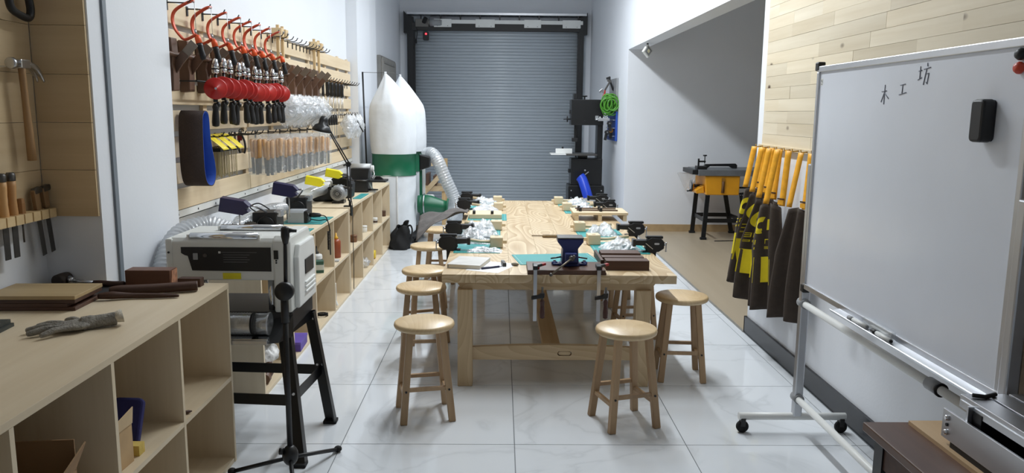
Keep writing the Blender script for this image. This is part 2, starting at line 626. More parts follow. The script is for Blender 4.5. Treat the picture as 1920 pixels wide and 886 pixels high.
# knotty board covering the tool corner, planks as pieces
wl = bpy.data.objects['wall_left']
z = 1.085
for r in range(8):
    h = 0.19
    MB().box(-0.001, 0.016, -1.55, 1.55, 0.0, h - 0.0015).build('plank', m_ply, wl, (-1.88, 1.632, z))
    z += h
z = 1.085
for r in range(8):
    MB().box(-0.1085, 0.1085, -0.014, 0.001, 0.0, 0.1885).build('plank', m_plyx, wl, (-1.7555, 3.2, z))
    z += 0.19

# ------------------------------------------------------------------ roller shutter
door = struct('door_1', MB().box(-1.6, 1.42, 13.50, 13.56, 0.0, 3.1), M('shutter_backing', (184, 192, 199), 0.6))
door['label'] = 'grey ribbed roller shutter with black guide rails'
m_shut = M('shutter_steel', (184, 192, 199), 0.34, 0.0, var=0.02, scale=2, objvar=0.02)
pitch = 0.0525
prf = [(0, 0.0), (-0.005, 0.0025), (-0.008, 0.010), (-0.0092, 0.024), (-0.008, 0.040), (-0.005, 0.049), (0, 0.0515), (0.004, 0.0515), (0.004, 0)]
T = Matrix(((0, 0, 1, 0), (1, 0, 0, 0), (0, 1, 0, 0), (0, 0, 0, 1)))
slat0 = None
for k in range(55):
    if slat0 is None:
        slat0 = MB().prism(prf, -1.385, 1.385, T, smooth=True).build('slat', m_shut, door)
        o = slat0
    else:
        o = inst(slat0, 'slat', door)
    o.location = (-0.085, 13.47, 0.012 + k * pitch)
mb = MB()
for x0, x1 in ((-1.585, -1.455), (1.275, 1.375)):
    g = MB().box(x0, x1, 13.40, 13.55, 0, 2.92).box(x0 + 0.02, x1 - 0.02, 13.385, 13.40, 0, 2.90)
    g.build('guide_rail', m_blackm, door)
for x0, x1, s in ((-1.64, -1.48, 1), (1.27, 1.43, -1)):
    p = [(0, 0), (0.16, 0.0), (0.16, 0.26), (0.05, 0.30), (0, 0.36)]
    if s < 0:
        p = [(0.16 - a, b) for a, b in p][::-1]
    MB().prism(p, 0, 0.16, Matrix.Translation((x0, 13.55, 2.82)) @ Matrix.Rotation(PI / 2, 4, 'X')).build('end_bracket', m_blackm, door)
MB().box(-1.5, 1.3, 13.36, 13.44, 2.86, 2.985).build('beam', M('dark_beam', (34, 32, 32), 0.5), door, bevel=0.004)
MB().cyl((-1.2, 13.47, 3.03), (1.33, 13.47, 3.03), 0.075, n=20).build('roller', M('roller_grey', (176, 178, 182), 0.5), door)
MB().box(-1.16, 1.35, 13.35, 13.37, 2.975, 3.035).build('fascia_strip', m_white, door)
for x0, x1 in ((-1.13, -0.84), (-0.44, -0.12), (0.37, 0.65), (1.01, 1.31)):
    pl = MB().box(x0, x1, 13.335, 13.35, 2.915, 3.045).build('plate', m_white, door, bevel=0.002)
    for xx in (x0 + 0.06, x1 - 0.06):
        MB().cyl((xx, 13.336, 2.935), (xx, 13.328, 2.935), 0.006, n=8).build('bolt', m_dsteel, pl)
for k in range(9):
    x = -1.36 + k * 0.328
    MB().box(x, x + 0.022, 13.38, 13.40, 3.03, 3.12).build('hanger', m_blackm, door)
MB().box(-1.58, 1.41, 13.33, 13.55, 3.115, 3.155).build('top_rail', m_alu, door, bevel=0.004)
mo = MB().cyl((-1.20, 13.36, 2.985), (-1.02, 13.36, 2.985), 0.058, n=20).cyl((-1.03, 13.36, 2.985), (-1.00, 13.36, 2.985), 0.05).build('motor', m_gray, door)
MB().cbox((-1.33, 13.38, 2.98), (0.22, 0.1, 0.13)).cyl((-1.24, 13.36, 2.99), (-1.19, 13.36, 2.99), 0.045).build('gearbox', M('gear_grey', (110, 108, 104), 0.6), door, bevel=0.012)
MB().cbox((-1.28, 13.33, 3.02), (0.07, 0.06, 0.11), (0, 0.4, 0)).build('cable_clump', m_rubber, door, bevel=0.02)
cb = MB().prism(rrect(0.10, 0.15, 0.025), 0, 0.05, axT((-1.265, 13.38, 2.77), '-Y')).build('control_box', m_black, door)
MB().cyl((-1.262, 13.329, 2.800), (-1.262, 13.322, 2.800), 0.014, n=16).build('signal_lamp', EMIT('red_lamp', (255, 40, 50), 6), cb)
MB().tube(smooth_path([(-1.42, 13.36, 2.90), (-1.41, 13.35, 2.80), (-1.44, 13.35, 2.66), (-1.47, 13.35, 2.56)]), 0.006, 8).cbox((-1.435, 13.35, 2.68), (0.035, 0.03, 0.07)).build('cable', m_rubber, door)

# white perforated metal angle under the slat board
mb = MB().box(-1.738, -1.699, 3.97, 8.95, 0.952, 0.956).box(-1.703, -1.699, 3.97, 8.95, 0.952, 0.992)
tr = struct('trim_3', mb, m_white, label='white metal angle strip under the slat board')
for k in range(18):
    MB().cyl((-1.6992, 4.1 + k * 0.27, 0.972), (-1.6972, 4.1 + k * 0.27, 0.972), 0.006, n=8).build('screw', m_dsteel, tr)

# ------------------------------------------------------------------ ceiling lamps (above the frame)
for (x, y, p) in TUBES:
    t = thing('tube_lamp', 'white ceiling batten lamp with a bare fluorescent tube', 'lamp', (x, y, CEIL), group='ceiling batten lamps')
    MB().box(-0.03, 0.03, -0.62, 0.62, -0.05, 0.0).build('housing', m_white, t, bevel=0.004)
    MB().cyl((0, -0.58, -0.075), (0, 0.58, -0.075), 0.014, n=12).build('tube', M('tube_glass', (245, 248, 250), 0.3), t)
    for s in (-1, 1):
        MB().box(-0.02, 0.02, s * 0.60 - 0.02, s * 0.60 + 0.02, -0.095, -0.04).build('socket', m_white, t)

# ------------------------------------------------------------------ slat board with its hanging tools
sb = thing('slat_board', 'pale pine slat board of eight rows hung with hand tools', 'tool board', (-1.70, 3.98, 0.985))
for (y0, y1) in ((0.0, 1.315), (1.335, 3.12), (3.14, 4.965)):
    pl = y1 - y0
    for r in range(8):
        j = random.uniform(-0.004, 0.004)
        o = MB().box(-0.019, 0.0, -pl / 2 + 0.002 * random.random(), pl / 2 - 0.002 * random.random(), 0, 0.108).build('slat', m_slat, sb, (j * 0.4, (y0 + y1) / 2 + j, 0.010 + r * 0.1375), bevel=0.0025)
for yy in (0.05, 0.62, 1.325, 1.95, 2.5, 3.13, 3.8, 4.4, 4.9):
    MB().box(-0.038, -0.019, yy - 0.03, yy + 0.03, 0.0, 1.10).build('batten', WOOD('batten_pine', (228, 210, 180), (206, 184, 150), 'Z', fine=30, rough=0.6), sb)
WX = -1.70
def hook(y, z, L=0.13, out=0.0):
    t = thing('wall_hook', 'black wire hook on the slat board', 'hook', (WX, y, z), group='black wire hooks on the slat board')
    MB().tube([(0, 0, 0), (L - 0.03, 0, -0.002), (L - 0.012, 0, 0.006), (L, 0, 0.026)], 0.0035, 6).build('wire', m_blackm, t)
    MB().cbox((0.002, 0, -0.012), (0.004, 0.022, 0.05)).build('plate', m_blackm, t)
    return t
def row_copies(proto, places, labels=None):
    for i, (loc, rot) in enumerate(places):
        if i == 0:
            proto.location = loc
            proto.rotation_euler = rot
        else:
            copy_tree(proto, loc, rot)
# coping saws
m_or = M('orange_red_steel', (206, 82, 50), 0.42, 0.2, objvar=0.06)
m_orp = M('orange_plastic', (236, 92, 40), 0.4)
def coping_saw():
    t = thing('coping_saw', 'orange bow coping saw with black handle hung on the top slat', 'saw', group='orange coping saws')
    pts = smooth_path([(0.135, 0, 0.0), (0.105, 0, -0.008), (0.045, 0, -0.045), (0.026, 0, -0.085), (0.034, 0, -0.135), (0.06, 0, -0.175), (0.085, 0, -0.192), (0.14, 0, -0.165)], 5)
    mb = MB()
    # flat bow: two stacked rods make the strip
    for dy in (-0.0105, -0.0035, 0.0035, 0.0105):
        mb.tube([(p.x, dy, p.z) for p in pts], 0.0056, 6)
    mb.build('bow', m_or, t)
    MB().cyl((0.136, 0, -0.002), (0.138, 0, -0.150), 0.0013, n=6).build('blade', m_steel, t)
    MB().cyl((0.130, -0.012, -0.003), (0.130, 0.012, -0.003), 0.006, n=8).build('wing_nut', m_steel, t)
    MB().cyl((0.138, 0, -0.165), (0.132, 0, -0.14), 0.006, n=8).build('blade_pin', m_steel, t)
    T = Matrix.Translation((0.141, 0, -0.168)) @ Matrix.Rotation(PI - 0.22, 4, 'Y')
    MB().lathe([(0.008, 0), (0.013, 0.006), (0.0155, 0.018), (0.016, 0.042)], 12, T).build('ferrule', m_orp, t)
    MB().lathe([(0.0155, 0.042), (0.0165, 0.055), (0.014, 0.078), (0.0165, 0.105), (0.013, 0.125), (0.004, 0.128)], 12, T).build('handle', m_black, t)
    return t
ys = [4.10, 4.36, 4.58, 4.82, 5.02, 5.22, 5.44, 5.67]
row_copies(coping_saw(), [((WX, y, 2.065), (0, 0, random.uniform(-0.12, 0.12))) for y in ys])
for y in ys:
    hook(y, 2.055)
# marking gauges
def gauge():
    t = thing('marking_gauge', 'pale wooden marking gauge with square fence block', 'marking gauge', group='wooden marking gauges')
    MB().prism(rrect(0.022, 0.022, 0.004), -0.26, 0.055).build('beam', WOOD('gauge_wood', (222, 196, 152), (196, 166, 120), 'Z', 30), t)
    MB().cbox((0, 0, 0), (0.075, 0.07, 0.062)).build('fence', WOOD('gauge_fence', (226, 202, 160), (202, 174, 130), 'X', 30), t, bevel=0.004)
    MB().cyl((0.036, 0, 0.0), (0.048, 0, 0.0), 0.009, n=10).build('thumb_screw', m_steel, t)
    return t
row_copies(gauge(), [((WX + 0.055, y, 2.085), (0, 0, 0)) for y in (5.90, 6.02, 7.02, 7.19)])
for y in (5.82, 5.94, 6.10, 6.22, 6.36, 6.5, 6.62, 6.74, 6.86, 6.96, 7.08, 7.24, 7.36):
    hook(y, 2.05, 0.12)
# wooden hand planes, hung sole to the wall
def plane():
    t = thing('hand_plane', 'dark wooden bench plane hung upright on the slat board', 'hand plane', group='dark wooden hand planes')
    b = [(0.0, -0.135), (0.052, -0.13), (0.056, -0.03), (0.05, 0.0), (0.056, 0.03), (0.05, 0.13), (0.0, 0.135)]
    MB().prism(b, -0.033, 0.033, Matrix.Rotation(PI / 2, 4, 'X')).build('body', m_planew, t, bevel=0.004)
    MB().tube(smooth_path([(0.046, -0.09, 0.052), (0.05, -0.055, 0.05), (0.055, 0, 0.046), (0.05, 0.055, 0.05), (0.046, 0.09, 0.052)], 4), [0.008] * 3 + [0.0125] * 11 + [0.008] * 3, 10).build('cross_handle', m_planew, t)
    MB().beam((0.03, 0, -0.03), (0.155, 0, 0.105), 0.045, 0.006, (0, 1, 0)).build('iron', M('plane_iron', (126, 114, 102), 0.5, 0.5), t)
    MB().beam((0.04, 0, -0.03), (0.105, 0, 0.055), 0.042, 0.012, (0, 1, 0)).build('wedge', m_planew, t)
    return t
PY = [4.04, 4.24, 4.47, 4.70, 4.92, 5.12, 5.33, 5.56, 5.80, 6.10, 6.35, 6.62, 6.90, 7.14]
row_copies(plane(), [((WX + 0.004, y, 1.745), (0, 0, random.uniform(-0.08, 0.08))) for y in PY])
# hand drills: chuck up, red wheel, black handle down
m_red = M('red_enamel', (186, 34, 30), 0.35, var=0.06)
m_chrome = M('chrome', (226, 228, 232), 0.12, 1.0, var=0.03)
def drill():
    t = thing('hand_drill', 'hand drill with red gear wheel, chrome chuck and black handle', 'hand drill', group='red wheel hand drills')
    MB().lathe([(0.0035, 0.150), (0.010, 0.143), (0.0165, 0.115), (0.0175, 0.102), (0.0150, 0.100), (0.0150, 0.094), (0.0175, 0.092), (0.0165, 0.078), (0.009, 0.072)], 16).build('chuck', m_chrome, t)
    MB().lathe([(0.0166, 0.0945), (0.0168, 0.0995)], 16).build('chuck_ring', m_rubber, t)
    MB().cyl((0, 0, -0.06), (0, 0, 0.075), 0.007, n=10).build('spindle', m_blackm, t)
    wl_ = MB().lathe([(0.004, -0.004), (0.044, -0.004), (0.046, -0.007), (0.051, -0.007), (0.054, -0.003), (0.054, 0.003), (0.050, 0.006), (0.012, 0.005), (0.010, 0.014), (0.003, 0.015)], 28, axT((0, -0.022, 0), '-Y')).build('gear_wheel', m_red, t)
    MB().cyl((0, -0.037, 0), (0, -0.040, 0), 0.006, n=10).build('axle_cap', m_chrome, wl_)
    MB().cbox((0, 0.0, -0.03), (0.022, 0.02, 0.075)).build('frame', m_blackm, t, bevel=0.004)
    MB().ball((0.012, 0, -0.078), (0.012, 0.012, 0.014), 10, 8).build('crank_knob', m_black, t)
    MB().lathe([(0.006, -0.07), (0.012, -0.078), (0.0165, -0.092), (0.0135, -0.105), (0.0165, -0.135), (0.0185, -0.168), (0.016, -0.186), (0.004, -0.190)], 14).build('handle', m_black, t)
    return t
row_copies(drill(), [((WX + 0.145 + random.uniform(-0.006, 0.006), 4.32 + k * 0.118 + random.uniform(-0.02, 0.02), 1.640 + random.uniform(-0.007, 0.007)), (random.uniform(-0.1, 0.1), random.uniform(-0.10, 0.10), random.uniform(0.05, 0.4))) for k in range(12)])
for o in [q for q in COL.objects if q.name.startswith('hand_drill')]:
    o.scale = (1.12, 1.12, 1.08)
mb = MB()
tag(MB().cyl((WX + 0.108, 4.16, 1.668), (WX + 0.108, 5.70, 1.668), 0.005, n=8).cyl((WX - 0.002, 4.18, 1.668), (WX + 0.108, 4.18, 1.668), 0.004, n=8).cyl((WX - 0.002, 5.68, 1.668), (WX + 0.108, 5.68, 1.668), 0.004, n=8).build('hanging_bar', m_blackm), 'thin black rod carrying the red hand drills', 'rail')
# screwdrivers
def driver():
    t = thing('screwdriver', 'long black handled screwdriver with bright shaft', 'screwdriver', group='black handled screwdrivers')
    MB().lathe([(0.004, 0.0), (0.012, -0.004), (0.0135, -0.03), (0.0105, -0.09), (0.013, -0.12), (0.008, -0.132), (0.004, -0.134)], 10).build('handle', m_black, t)
    MB().cyl((0, 0, -0.13), (0, 0, -0.30), 0.0038, n=8).cyl((0, 0, -0.30), (0, 0, -0.315), 0.0038, 0.002, n=8).build('shaft', m_steel, t)
    MB().lathe([(0.004, 0.0), (0.0055, 0.006), (0.004, 0.03)], 8).build('hanging_cap', WOOD('cap_wood', (178, 140, 100), (140, 104, 70)), t)
    return t
row_copies(driver(), [((WX + 0.06 + (k % 2) * 0.03, 7.30 + k * 0.082, 1.79), (0, 0, 0)) for k in range(11)])
# carving chisels lower down
def bchisel():
    t = thing('chisel', 'black handled wood chisel hung below the screwdrivers', 'chisel', group='black handled chisels')
    MB().lathe([(0.004, 0.0), (0.012, -0.003), (0.013, -0.05), (0.010, -0.088), (0.011, -0.1), (0.005, -0.103)], 10).build('handle', m_black, t)
    MB().cbox((0, 0, -0.17), (0.004, 0.016, 0.14)).build('blade', m_steel, t)
    return t
row_copies(bchisel(), [((WX + 0.06, 7.12 + k * 0.105, 1.487), (0, 0, 0)) for k in range(8)])
for y in (8.05, 8.15, 8.25, 8.36, 8.46, 8.56, 8.66):
    hook(y, 1.482, 0.13)
for k in range(12):
    hook(7.3 + k * 0.13, 1.80, 0.14)

# clear bags: crumpled pillow of film
def bag_mesh(wd, dp, ht, seed, flat=False, nu=20, nv=14):
    rr = random.Random(seed)
    ph = [rr.uniform(0, 6.28) for _ in range(8)]
    def fn(u, v):
        a = 2 * PI * u
        prof_ = max(0.0, math.sin(PI * min(1, v * 0.92 + 0.06))) ** 0.55
        if not flat:
            prof_ = max(prof_ * (0.35 + 0.65 * math.sin(PI * (0.18 + 0.72 * v))), 0.03)
        k = 1 + 0.16 * math.sin(3 * a + ph[0] + 9 * v) + 0.13 * math.sin(5 * a + ph[1] - 14 * v) + 0.1 * math.sin(9 * a + 11 * v + ph[2]) + 0.08 * rr.uniform(-1, 1)
        x = dp / 2 * math.cos(a) * prof_ * k
        y = wd / 2 * math.sin(a) * (0.75 + 0.25 * prof_) * (1 + 0.06 * math.sin(17 * v + ph[3]))
        return (x, y, -ht * v + 0.012 * math.sin(4 * a + ph[4]))
    mb = MB()
    mb.grid(fn, nu, nv, True)
    return mb
m_gog = M('pale_goggles', (196, 204, 214), 0.3, var=0.15, scale=40)
def goggles_bag(seed):
    t = thing('goggles_bag', 'safety goggles in a clear crinkled bag beside the red drills', 'goggles', group='bagged safety goggles')
    bag_mesh(0.11, 0.19, 0.23, seed).build('bag', m_film, t)
    g = MB()
    for s in (-1, 1):
        g.prism(rrect(0.06, 0.06, 0.022), -0.02, 0.02, Matrix.Translation((s * 0.04, 0, -0.11)) @ Matrix.Rotation(PI / 2, 4, 'X'))
    g.tube(arc((0, 0, -0.11), 0.075, PI, 2 * PI, 10, 'XZ'), 0.006, 6)
    g.build('goggles', m_gog, t)
    return t
random.seed(5)
g1, g2 = goggles_bag(3), goggles_bag(8)
for k in range(8):
    src = (g1, g2)[k % 2]
    loc = (WX + 0.128, 5.80 + k * 0.15, 1.635)
    rot = (random.uniform(-0.1, 0.1), 0, random.uniform(-0.3, 0.3))
    if k < 2:
        src.location, src.rotation_euler = loc, rot
    else:
        copy_tree(src, loc, rot)
def soft_bag(seed):
    t = thing('mask_bag', 'crumpled clear bag hung at the far end of the slat board', 'plastic bag', group='clear bags past the chisels')
    bag_mesh(0.12, 0.13, 0.24, seed, nu=30, nv=22).build('bag', m_bagfilm, t)
    MB().cbox((0, 0, -0.13), (0.06, 0.03, 0.10), (0.2, 0.1, 0)).build('filling', m_gog, t, bevel=0.012)
    return t
s1 = soft_bag(21)
row_copies(s1, [((WX + 0.125, y, 1.485), (0, 0, r)) for y, r in ((8.12, 0.1), (8.32, -0.3), (8.52, 0.4), (8.68, 0.0))])
tag(MB().tube(smooth_path([(WX + 0.14, 8.42, 1.475), (WX + 0.16, 8.43, 1.42), (WX + 0.2, 8.44, 1.34), (WX + 0.22, 8.45, 1.30)], 5), 0.007, 8).build('black_strap', m_rubber), 'short black strap dangling beside the clear bags', 'strap')

# sanding belt
mb = MB()
outl = [(0.0, 0.0), (0.032, -0.012), (0.045, -0.05), (0.05, -0.12), (0.07, -0.20), (0.10, -0.28), (0.105, -0.345), (0.07, -0.392), (0.02, -0.398), (-0.03, -0.375), (-0.055, -0.31), (-0.06, -0.2), (-0.055, -0.1), (-0.045, -0.03), (-0.02, -0.004)]
loop = []
n = len(outl)
for i in range(n):
    p0, p1, p2, p3 = [Vector(outl[(i + d) % n]) for d in (-1, 0, 1, 2)]
    for k in range(5):
        t_ = k / 5
        loop.append(0.5 * ((2 * p1) + (p2 - p0) * t_ + (2 * p0 - 5 * p1 + 4 * p2 - p3) * t_ * t_ + (3 * p1 - p0 - 3 * p2 + p3) * t_ ** 3))
sbelt = thing('sanding_belt', 'wide sanding belt loop, brown grit outside and blue cloth inside', 'sanding belt', (WX + 0.02, 4.17, 1.515), (0, 0, 0.0))
for nm, off, mt in (('grit_face', 0.0, M('brown_grit', (58, 46, 42), 0.9, var=0.2, scale=160, bump=0.3)), ('cloth_back', -0.004, M('blue_cloth', (30, 78, 176), 0.8))):
    mb = MB()
    L = len(loop)
    vs_ = []
    for p in loop:
        d = Vector((p.x, p.y + 0.2)).normalized()
        q = p + d * off
        vs_ += [(0.0, q.x, q.y), (0.125, q.x, q.y)]
    mb.add(vs_, [(2 * i, 2 * i + 1, (2 * i + 3) % (2 * L), (2 * i + 2) % (2 * L)) for i in range(L)], True)
    o = mb.build(nm, mt, sbelt, solid=0.0025)
# yellow carded blades
m_yel = M('yellow_card', (236, 214, 40), 0.4, var=0.1)
def yellow_pack():
    t = thing('blade_pack', 'pack of thin steel blades under a bent yellow header card', 'saw blades', group='yellow carded blade packs')
    mb = MB()
    for a, b in (((0.0, 0.0), (0.06, 0.008)), ((0.06, 0.008), (0.10, -0.035)), ((0.10, -0.035), (0.145, -0.085))):
        pass
    mb.grid(lambda u, v: (lambda s: (0.02 + 0.135 * s ** 0.9, (u - 0.5) * 0.105 + 0.004 * math.sin(9 * s), 0.004 - 0.105 * max(0, s - 0.18) ** 1.25))(v), 6, 10)
    mb.build('header_card', m_yel, t, solid=0.002)
    mb = MB()
    for k in range(14):
        x = 0.012 + 0.0085 * k
        mb.cbox((x, 0.004 * math.sin(k * 2.3), -0.155 - 0.006 * math.sin(k)), (0.0012, 0.012, 0.17))
    tag(mb.build('blades', M('blade_steel', (176, 158, 110), 0.4, 0.7), t), kind='stuff')
    MB().box(0.005, 0.13, -0.03, 0.03, -0.09, -0.07).build('tie_band', m_black, t)
    return t
row_copies(yellow_pack(), [((WX, y, 1.378), (0, 0, 0.05)) for y in (4.42, 4.55, 4.68)])
for y in (4.42, 4.55, 4.68, 4.80, 4.93, 5.03, 5.15, 5.45, 5.75, 6.05, 6.35, 6.65, 6.9):
    hook(y, 1.372 - 0.004 * y + 0.018, 0.15)
pl = thing('cutting_pliers', 'small black pliers with red joint hung beside the yellow packs', 'pliers', (WX + 0.1, 4.86, 1.372))
for s in (-1, 1):
    MB().tube(smooth_path([(0.0, 0, 0), (s * 0.016, 0, -0.04), (s * 0.02, 0, -0.085), (s * 0.012, 0, -0.115)], 4), 0.0065, 8).build('grip', m_black, pl)
MB().tube(arc((0, 0, 0.018), 0.016, 0, 2 * PI - 0.5, 12, 'XZ'), 0.003, 6).build('ring', m_blackm, pl)
MB().cbox((-0.012, 0, -0.02), (0.03, 0.012, 0.035)).build('joint', M('dark_red', (120, 28, 28), 0.5), pl, bevel=0.004)
# carving tool sets in clear sleeves: wooden handles up, grey blades down
m_hand = WOOD('tool_handle', (214, 168, 112), (184, 134, 82), 'Z', 40, objvar=0.1)
def carving_set(seed):
    rr = random.Random(seed)
    t = thing('carving_tool_set', 'sleeve of carving chisels with tan handles and grey blades', 'carving tools', group='carving chisel sleeves on the slat board')
    for k in range(6):
        x = -0.065 + 0.026 * k
        a = rr.uniform(-0.05, 0.05)
        dz = rr.uniform(-0.012, 0.006)
        h = MB().lathe([(0.006, -0.025), (0.0135, -0.03), (0.0145, -0.07), (0.012, -0.11), (0.0135, -0.142), (0.008, -0.150)], 8, Matrix.Translation((x, rr.uniform(-0.012, 0.012), dz)) @ Matrix.Rotation(a, 4, 'Y')).build('handle', m_hand, t)
        MB().cbox((x - a * 0.19, 0, -0.198 + dz), (0.019, 0.004, 0.112), (0, a, 0)).build('blade', M('carver_steel', (128, 134, 138), 0.35, 0.8), t)
    MB().grid(lambda u, v: ((u - 0.5) * 0.175 + 0.006 * math.sin(7 * v), 0.020 + 0.008 * math.sin(9 * u + 4 * v), 0.01 - 0.27 * v), 14, 14).grid(lambda u, v: ((u - 0.5) * 0.175, -0.020 - 0.008 * math.sin(8 * u + 3 * v), 0.01 - 0.27 * v), 14, 14).build('sleeve', CLEAR('sleeve_film', body=0.10, gloss=0.14), t)
    return t
cs1, cs2 = carving_set(1), carving_set(2)
for k in range(9):
    src = (cs1, cs2)[k % 2]
    loc = (WX + 0.112, 5.22 + k * 0.215, 1.355 - 0.004 * k)
    rot = (0, 0, random.uniform(0.25, 0.6))
    if k < 2:
        src.location, src.rotation_euler = loc, rot
    else:
        copy_tree(src, loc, rot)

# ------------------------------------------------------------------ tool corner in the foreground
BX = -1.864
ham = thing('claw_hammer', 'claw hammer with worn wooden handle hung on the knotty board', 'hammer', (BX, 3.03, 1.68), (0, 0, 0))
hp = smooth_path([(0.05, -0.045, 0.002), (0.05, 0.02, 0.004), (0.05, 0.06, 0.0), (0.05, 0.10, -0.025), (0.05, 0.125, -0.055)], 4)
T = Matrix.Translation((0.05, -0.055, 0.004))
MB().lathe([(0.004, -0.02), (0.021, -0.02), (0.022, -0.004), (0.016, 0.006), (0.015, 0.03)], 16, Matrix.Translation((0.05, -0.05, 0.004)) @ Matrix.Rotation(-PI / 2, 4, 'X')).cbox((0.05, 0.008, 0.004), (0.03, 0.06, 0.034)).build('head', m_steel, ham, bevel=0.004)
for s in (-1, 1):
    MB().tube(smooth_path([(0.05, 0.03, 0.006), (0.05 + s * 0.006, 0.07, -0.004), (0.05 + s * 0.010, 0.10, -0.03), (0.05 + s * 0.013, 0.118, -0.058)], 4), [0.015, 0.0145, 0.014, 0.0135, 0.013, 0.012, 0.011, 0.010, 0.009, 0.007, 0.006, 0.005, 0.004], 8).build('claw', m_steel, ham)
MB().tube([(0.05, 0.0, 0.022), (0.05, 0.002, -0.03), (0.05, 0.008, -0.14), (0.05, 0.014, -0.26), (0.05, 0.018, -0.36)], [0.014, 0.0125, 0.0125, 0.015, 0.0165], 12).build('handle', WOOD('hammer_handle', (170, 134, 92), (120, 88, 56), 'Z', 40), ham)
sw = thing('hand_saw', 'hand saw with black and orange closed handle above the hammer', 'saw', (BX, 3.06, 1.88))
MB().tube(smooth_path([(0.05, -0.10, 0.14), (0.05, -0.075, 0.05), (0.05, -0.06, 0.005), (0.05, -0.02, -0.012), (0.05, 0.04, -0.02), (0.05, 0.06, 0.005), (0.05, 0.055, 0.05), (0.05, 0.03, 0.12)], 5), 0.0145, 10).build('handle', m_black, sw)
MB().tube(smooth_path([(0.05, 0.07, 0.0), (0.05, 0.074, 0.04), (0.05, 0.05, 0.12)], 5), 0.006, 8).build('grip_inlay', m_orp, sw)
MB().prism([(-0.1, 0.10), (0.05, 0.12), (0.02, 0.5), (-0.03, 0.5)], 0.048, 0.052, Matrix(((0, 0, 1, 0), (1, 0, 0, 0), (0, 1, 0, 0), (0, 0, 0, 1)))).build('blade', m_steel, sw)
tag(MB().box(0, 0.05, -0.06, -0.055, 0, 0.004).cyl((0, 0, 0.02), (0.06, 0, 0.02), 0.004, n=8).build('peg', m_steel, None, (BX, 3.03, 1.67)), 'steel peg holding the claw hammer', 'peg')
rk = thing('tool_rack', 'notched pale wood rail holding squares and chisels', 'tool rack', (BX, 3.18, 1.085))
for k in range(24):
    MB().box(0.0, 0.055, -0.052, -0.006, 0, 0.036).build('rack_block', WOOD('rack_wood', (226, 200, 154), (198, 168, 120), 'X', 30), rk, (0, -0.0545 * k, 0.0))
MB().box(0.0, 0.012, -1.31, 0.0, 0.0, 0.034).build('rack_back', WOOD('rack_wood2', (214, 186, 140), (190, 160, 112), 'Y', 30), rk)
def square(y, tilt, dz):
    t = thing('try_square', 'try square with steel blade and wooden stock in the rack', 'try square', (BX + 0.028, y, 1.10 + dz), (tilt, 0, 0), group='try squares in the notched rack')
    MB().box(-0.0012, 0.0012, -0.014, 0.014, -0.165, 0.06).build('blade', m_dsteel, t)
    MB().prism(rrect(0.032, 0.085, 0.010), -0.008, 0.008, Matrix.Translation((0, 0, 0.062)) @ Matrix.Rotation(PI / 2, 4, 'Y') @ Matrix.Rotation(PI / 2, 4, 'Z')).build('stock', WOOD('stock_wood', (150, 118, 80), (110, 82, 54), 'Z', 30), t, bevel=0.002)
    MB().prism(rrect(0.05, 0.024, 0.008), -0.009, 0.009, Matrix.Translation((0, 0.014, 0.098)) @ Matrix.Rotation(PI / 2, 4, 'Y') @ Matrix.Rotation(PI / 2, 4, 'Z')).build('cap', m_dsteel, t, bevel=0.002)
square(3.095, 0.13, 0.0)
square(3.155, 0.14, 0.004)
ch = thing('wood_chisel', 'broad chisel with pale turned handle standing in the rack', 'chisel', (BX + 0.03, 2.935, 1.10))
MB().lathe([(0.012, -0.01), (0.015, 0.0), (0.0165, 0.03), (0.014, 0.08), (0.0165, 0.13), (0.016, 0.15)], 14).build('handle', m_hand, ch)
MB().lathe([(0.016, 0.15), (0.0175, 0.153), (0.017, 0.175), (0.012, 0.182)], 14).build('cap', m_dsteel, ch)
MB().cbox((0, 0, -0.075), (0.004, 0.032, 0.13)).build('blade', m_dsteel, ch)
ch2 = copy_tree(ch, (BX + 0.03, 2.88, 1.10), 0.0, 'chisel with turned handle at the end of the notched rack')
sd = thing('stubby_screwdriver', 'ribbed brown handled screwdriver standing in the rack', 'screwdriver', (BX + 0.03, 2.985, 1.10))
MB().lathe([(0.010, 0.005), (0.014, 0.012), (0.0145, 0.06), (0.012, 0.078), (0.004, 0.08)], 8, smooth=False).build('handle', WOOD('driver_handle', (168, 122, 72), (120, 82, 44), 'Z', 40), sd)
MB().cyl((0, 0, -0.09), (0, 0, 0.01), 0.0035, n=8).build('shaft', m_dsteel, sd)

# ================================================================== FOREGROUND COUNTER
def cubby(name, label, y0, y1, x0, x1, ztop, divs, zmid, bottom=0.02, top_poly=None, skip_mid=()):
    t = thing(name, label, 'shelf', (x1, y0, 0))
    th = 0.018
    dx = x0 - x1
    L = y1 - y0
    if top_poly:
        MB().prism([(a - x1, b - y0) for a, b in top_poly], ztop - 0.022, ztop).build('top', m_birch, t, bevel=0.001)
    else:
        MB().box(dx, 0, 0, L, ztop - 0.02, ztop).build('top', m_birch, t, bevel=0.001)
    MB().box(dx, -0.004, 0, L, 0.0, bottom).build('bottom_board', m_birch, t)
    MB().box(dx, dx + 0.008, 0.002, L - 0.002, bottom, ztop - 0.022).build('back_panel', m_birch, t)
    ds = [0] + [d - y0 for d in divs] + [L - th]
    for i, d in enumerate(ds):
        MB().box(dx + 0.008, -0.001, -th / 2, th / 2, bottom - (bottom if i in (0, len(ds) - 1) else 0), ztop - 0.0225).build('upright', m_birchz, t, (0, d + th / 2, 0))
    for i in range(len(ds) - 1):
        if i in skip_mid:
            continue
        MB().box(dx + 0.008, -0.0015, ds[i] + th + 0.0003, ds[i + 1] - 0.0003, zmid - 0.018, zmid).build('shelf_board', m_birch, t)
    return t
poly = [(-1.153, 0.2), (-1.153, 3.25), (-1.635, 3.25), (-1.635, 3.195), (-1.862, 3.195), (-1.862, 0.2)]
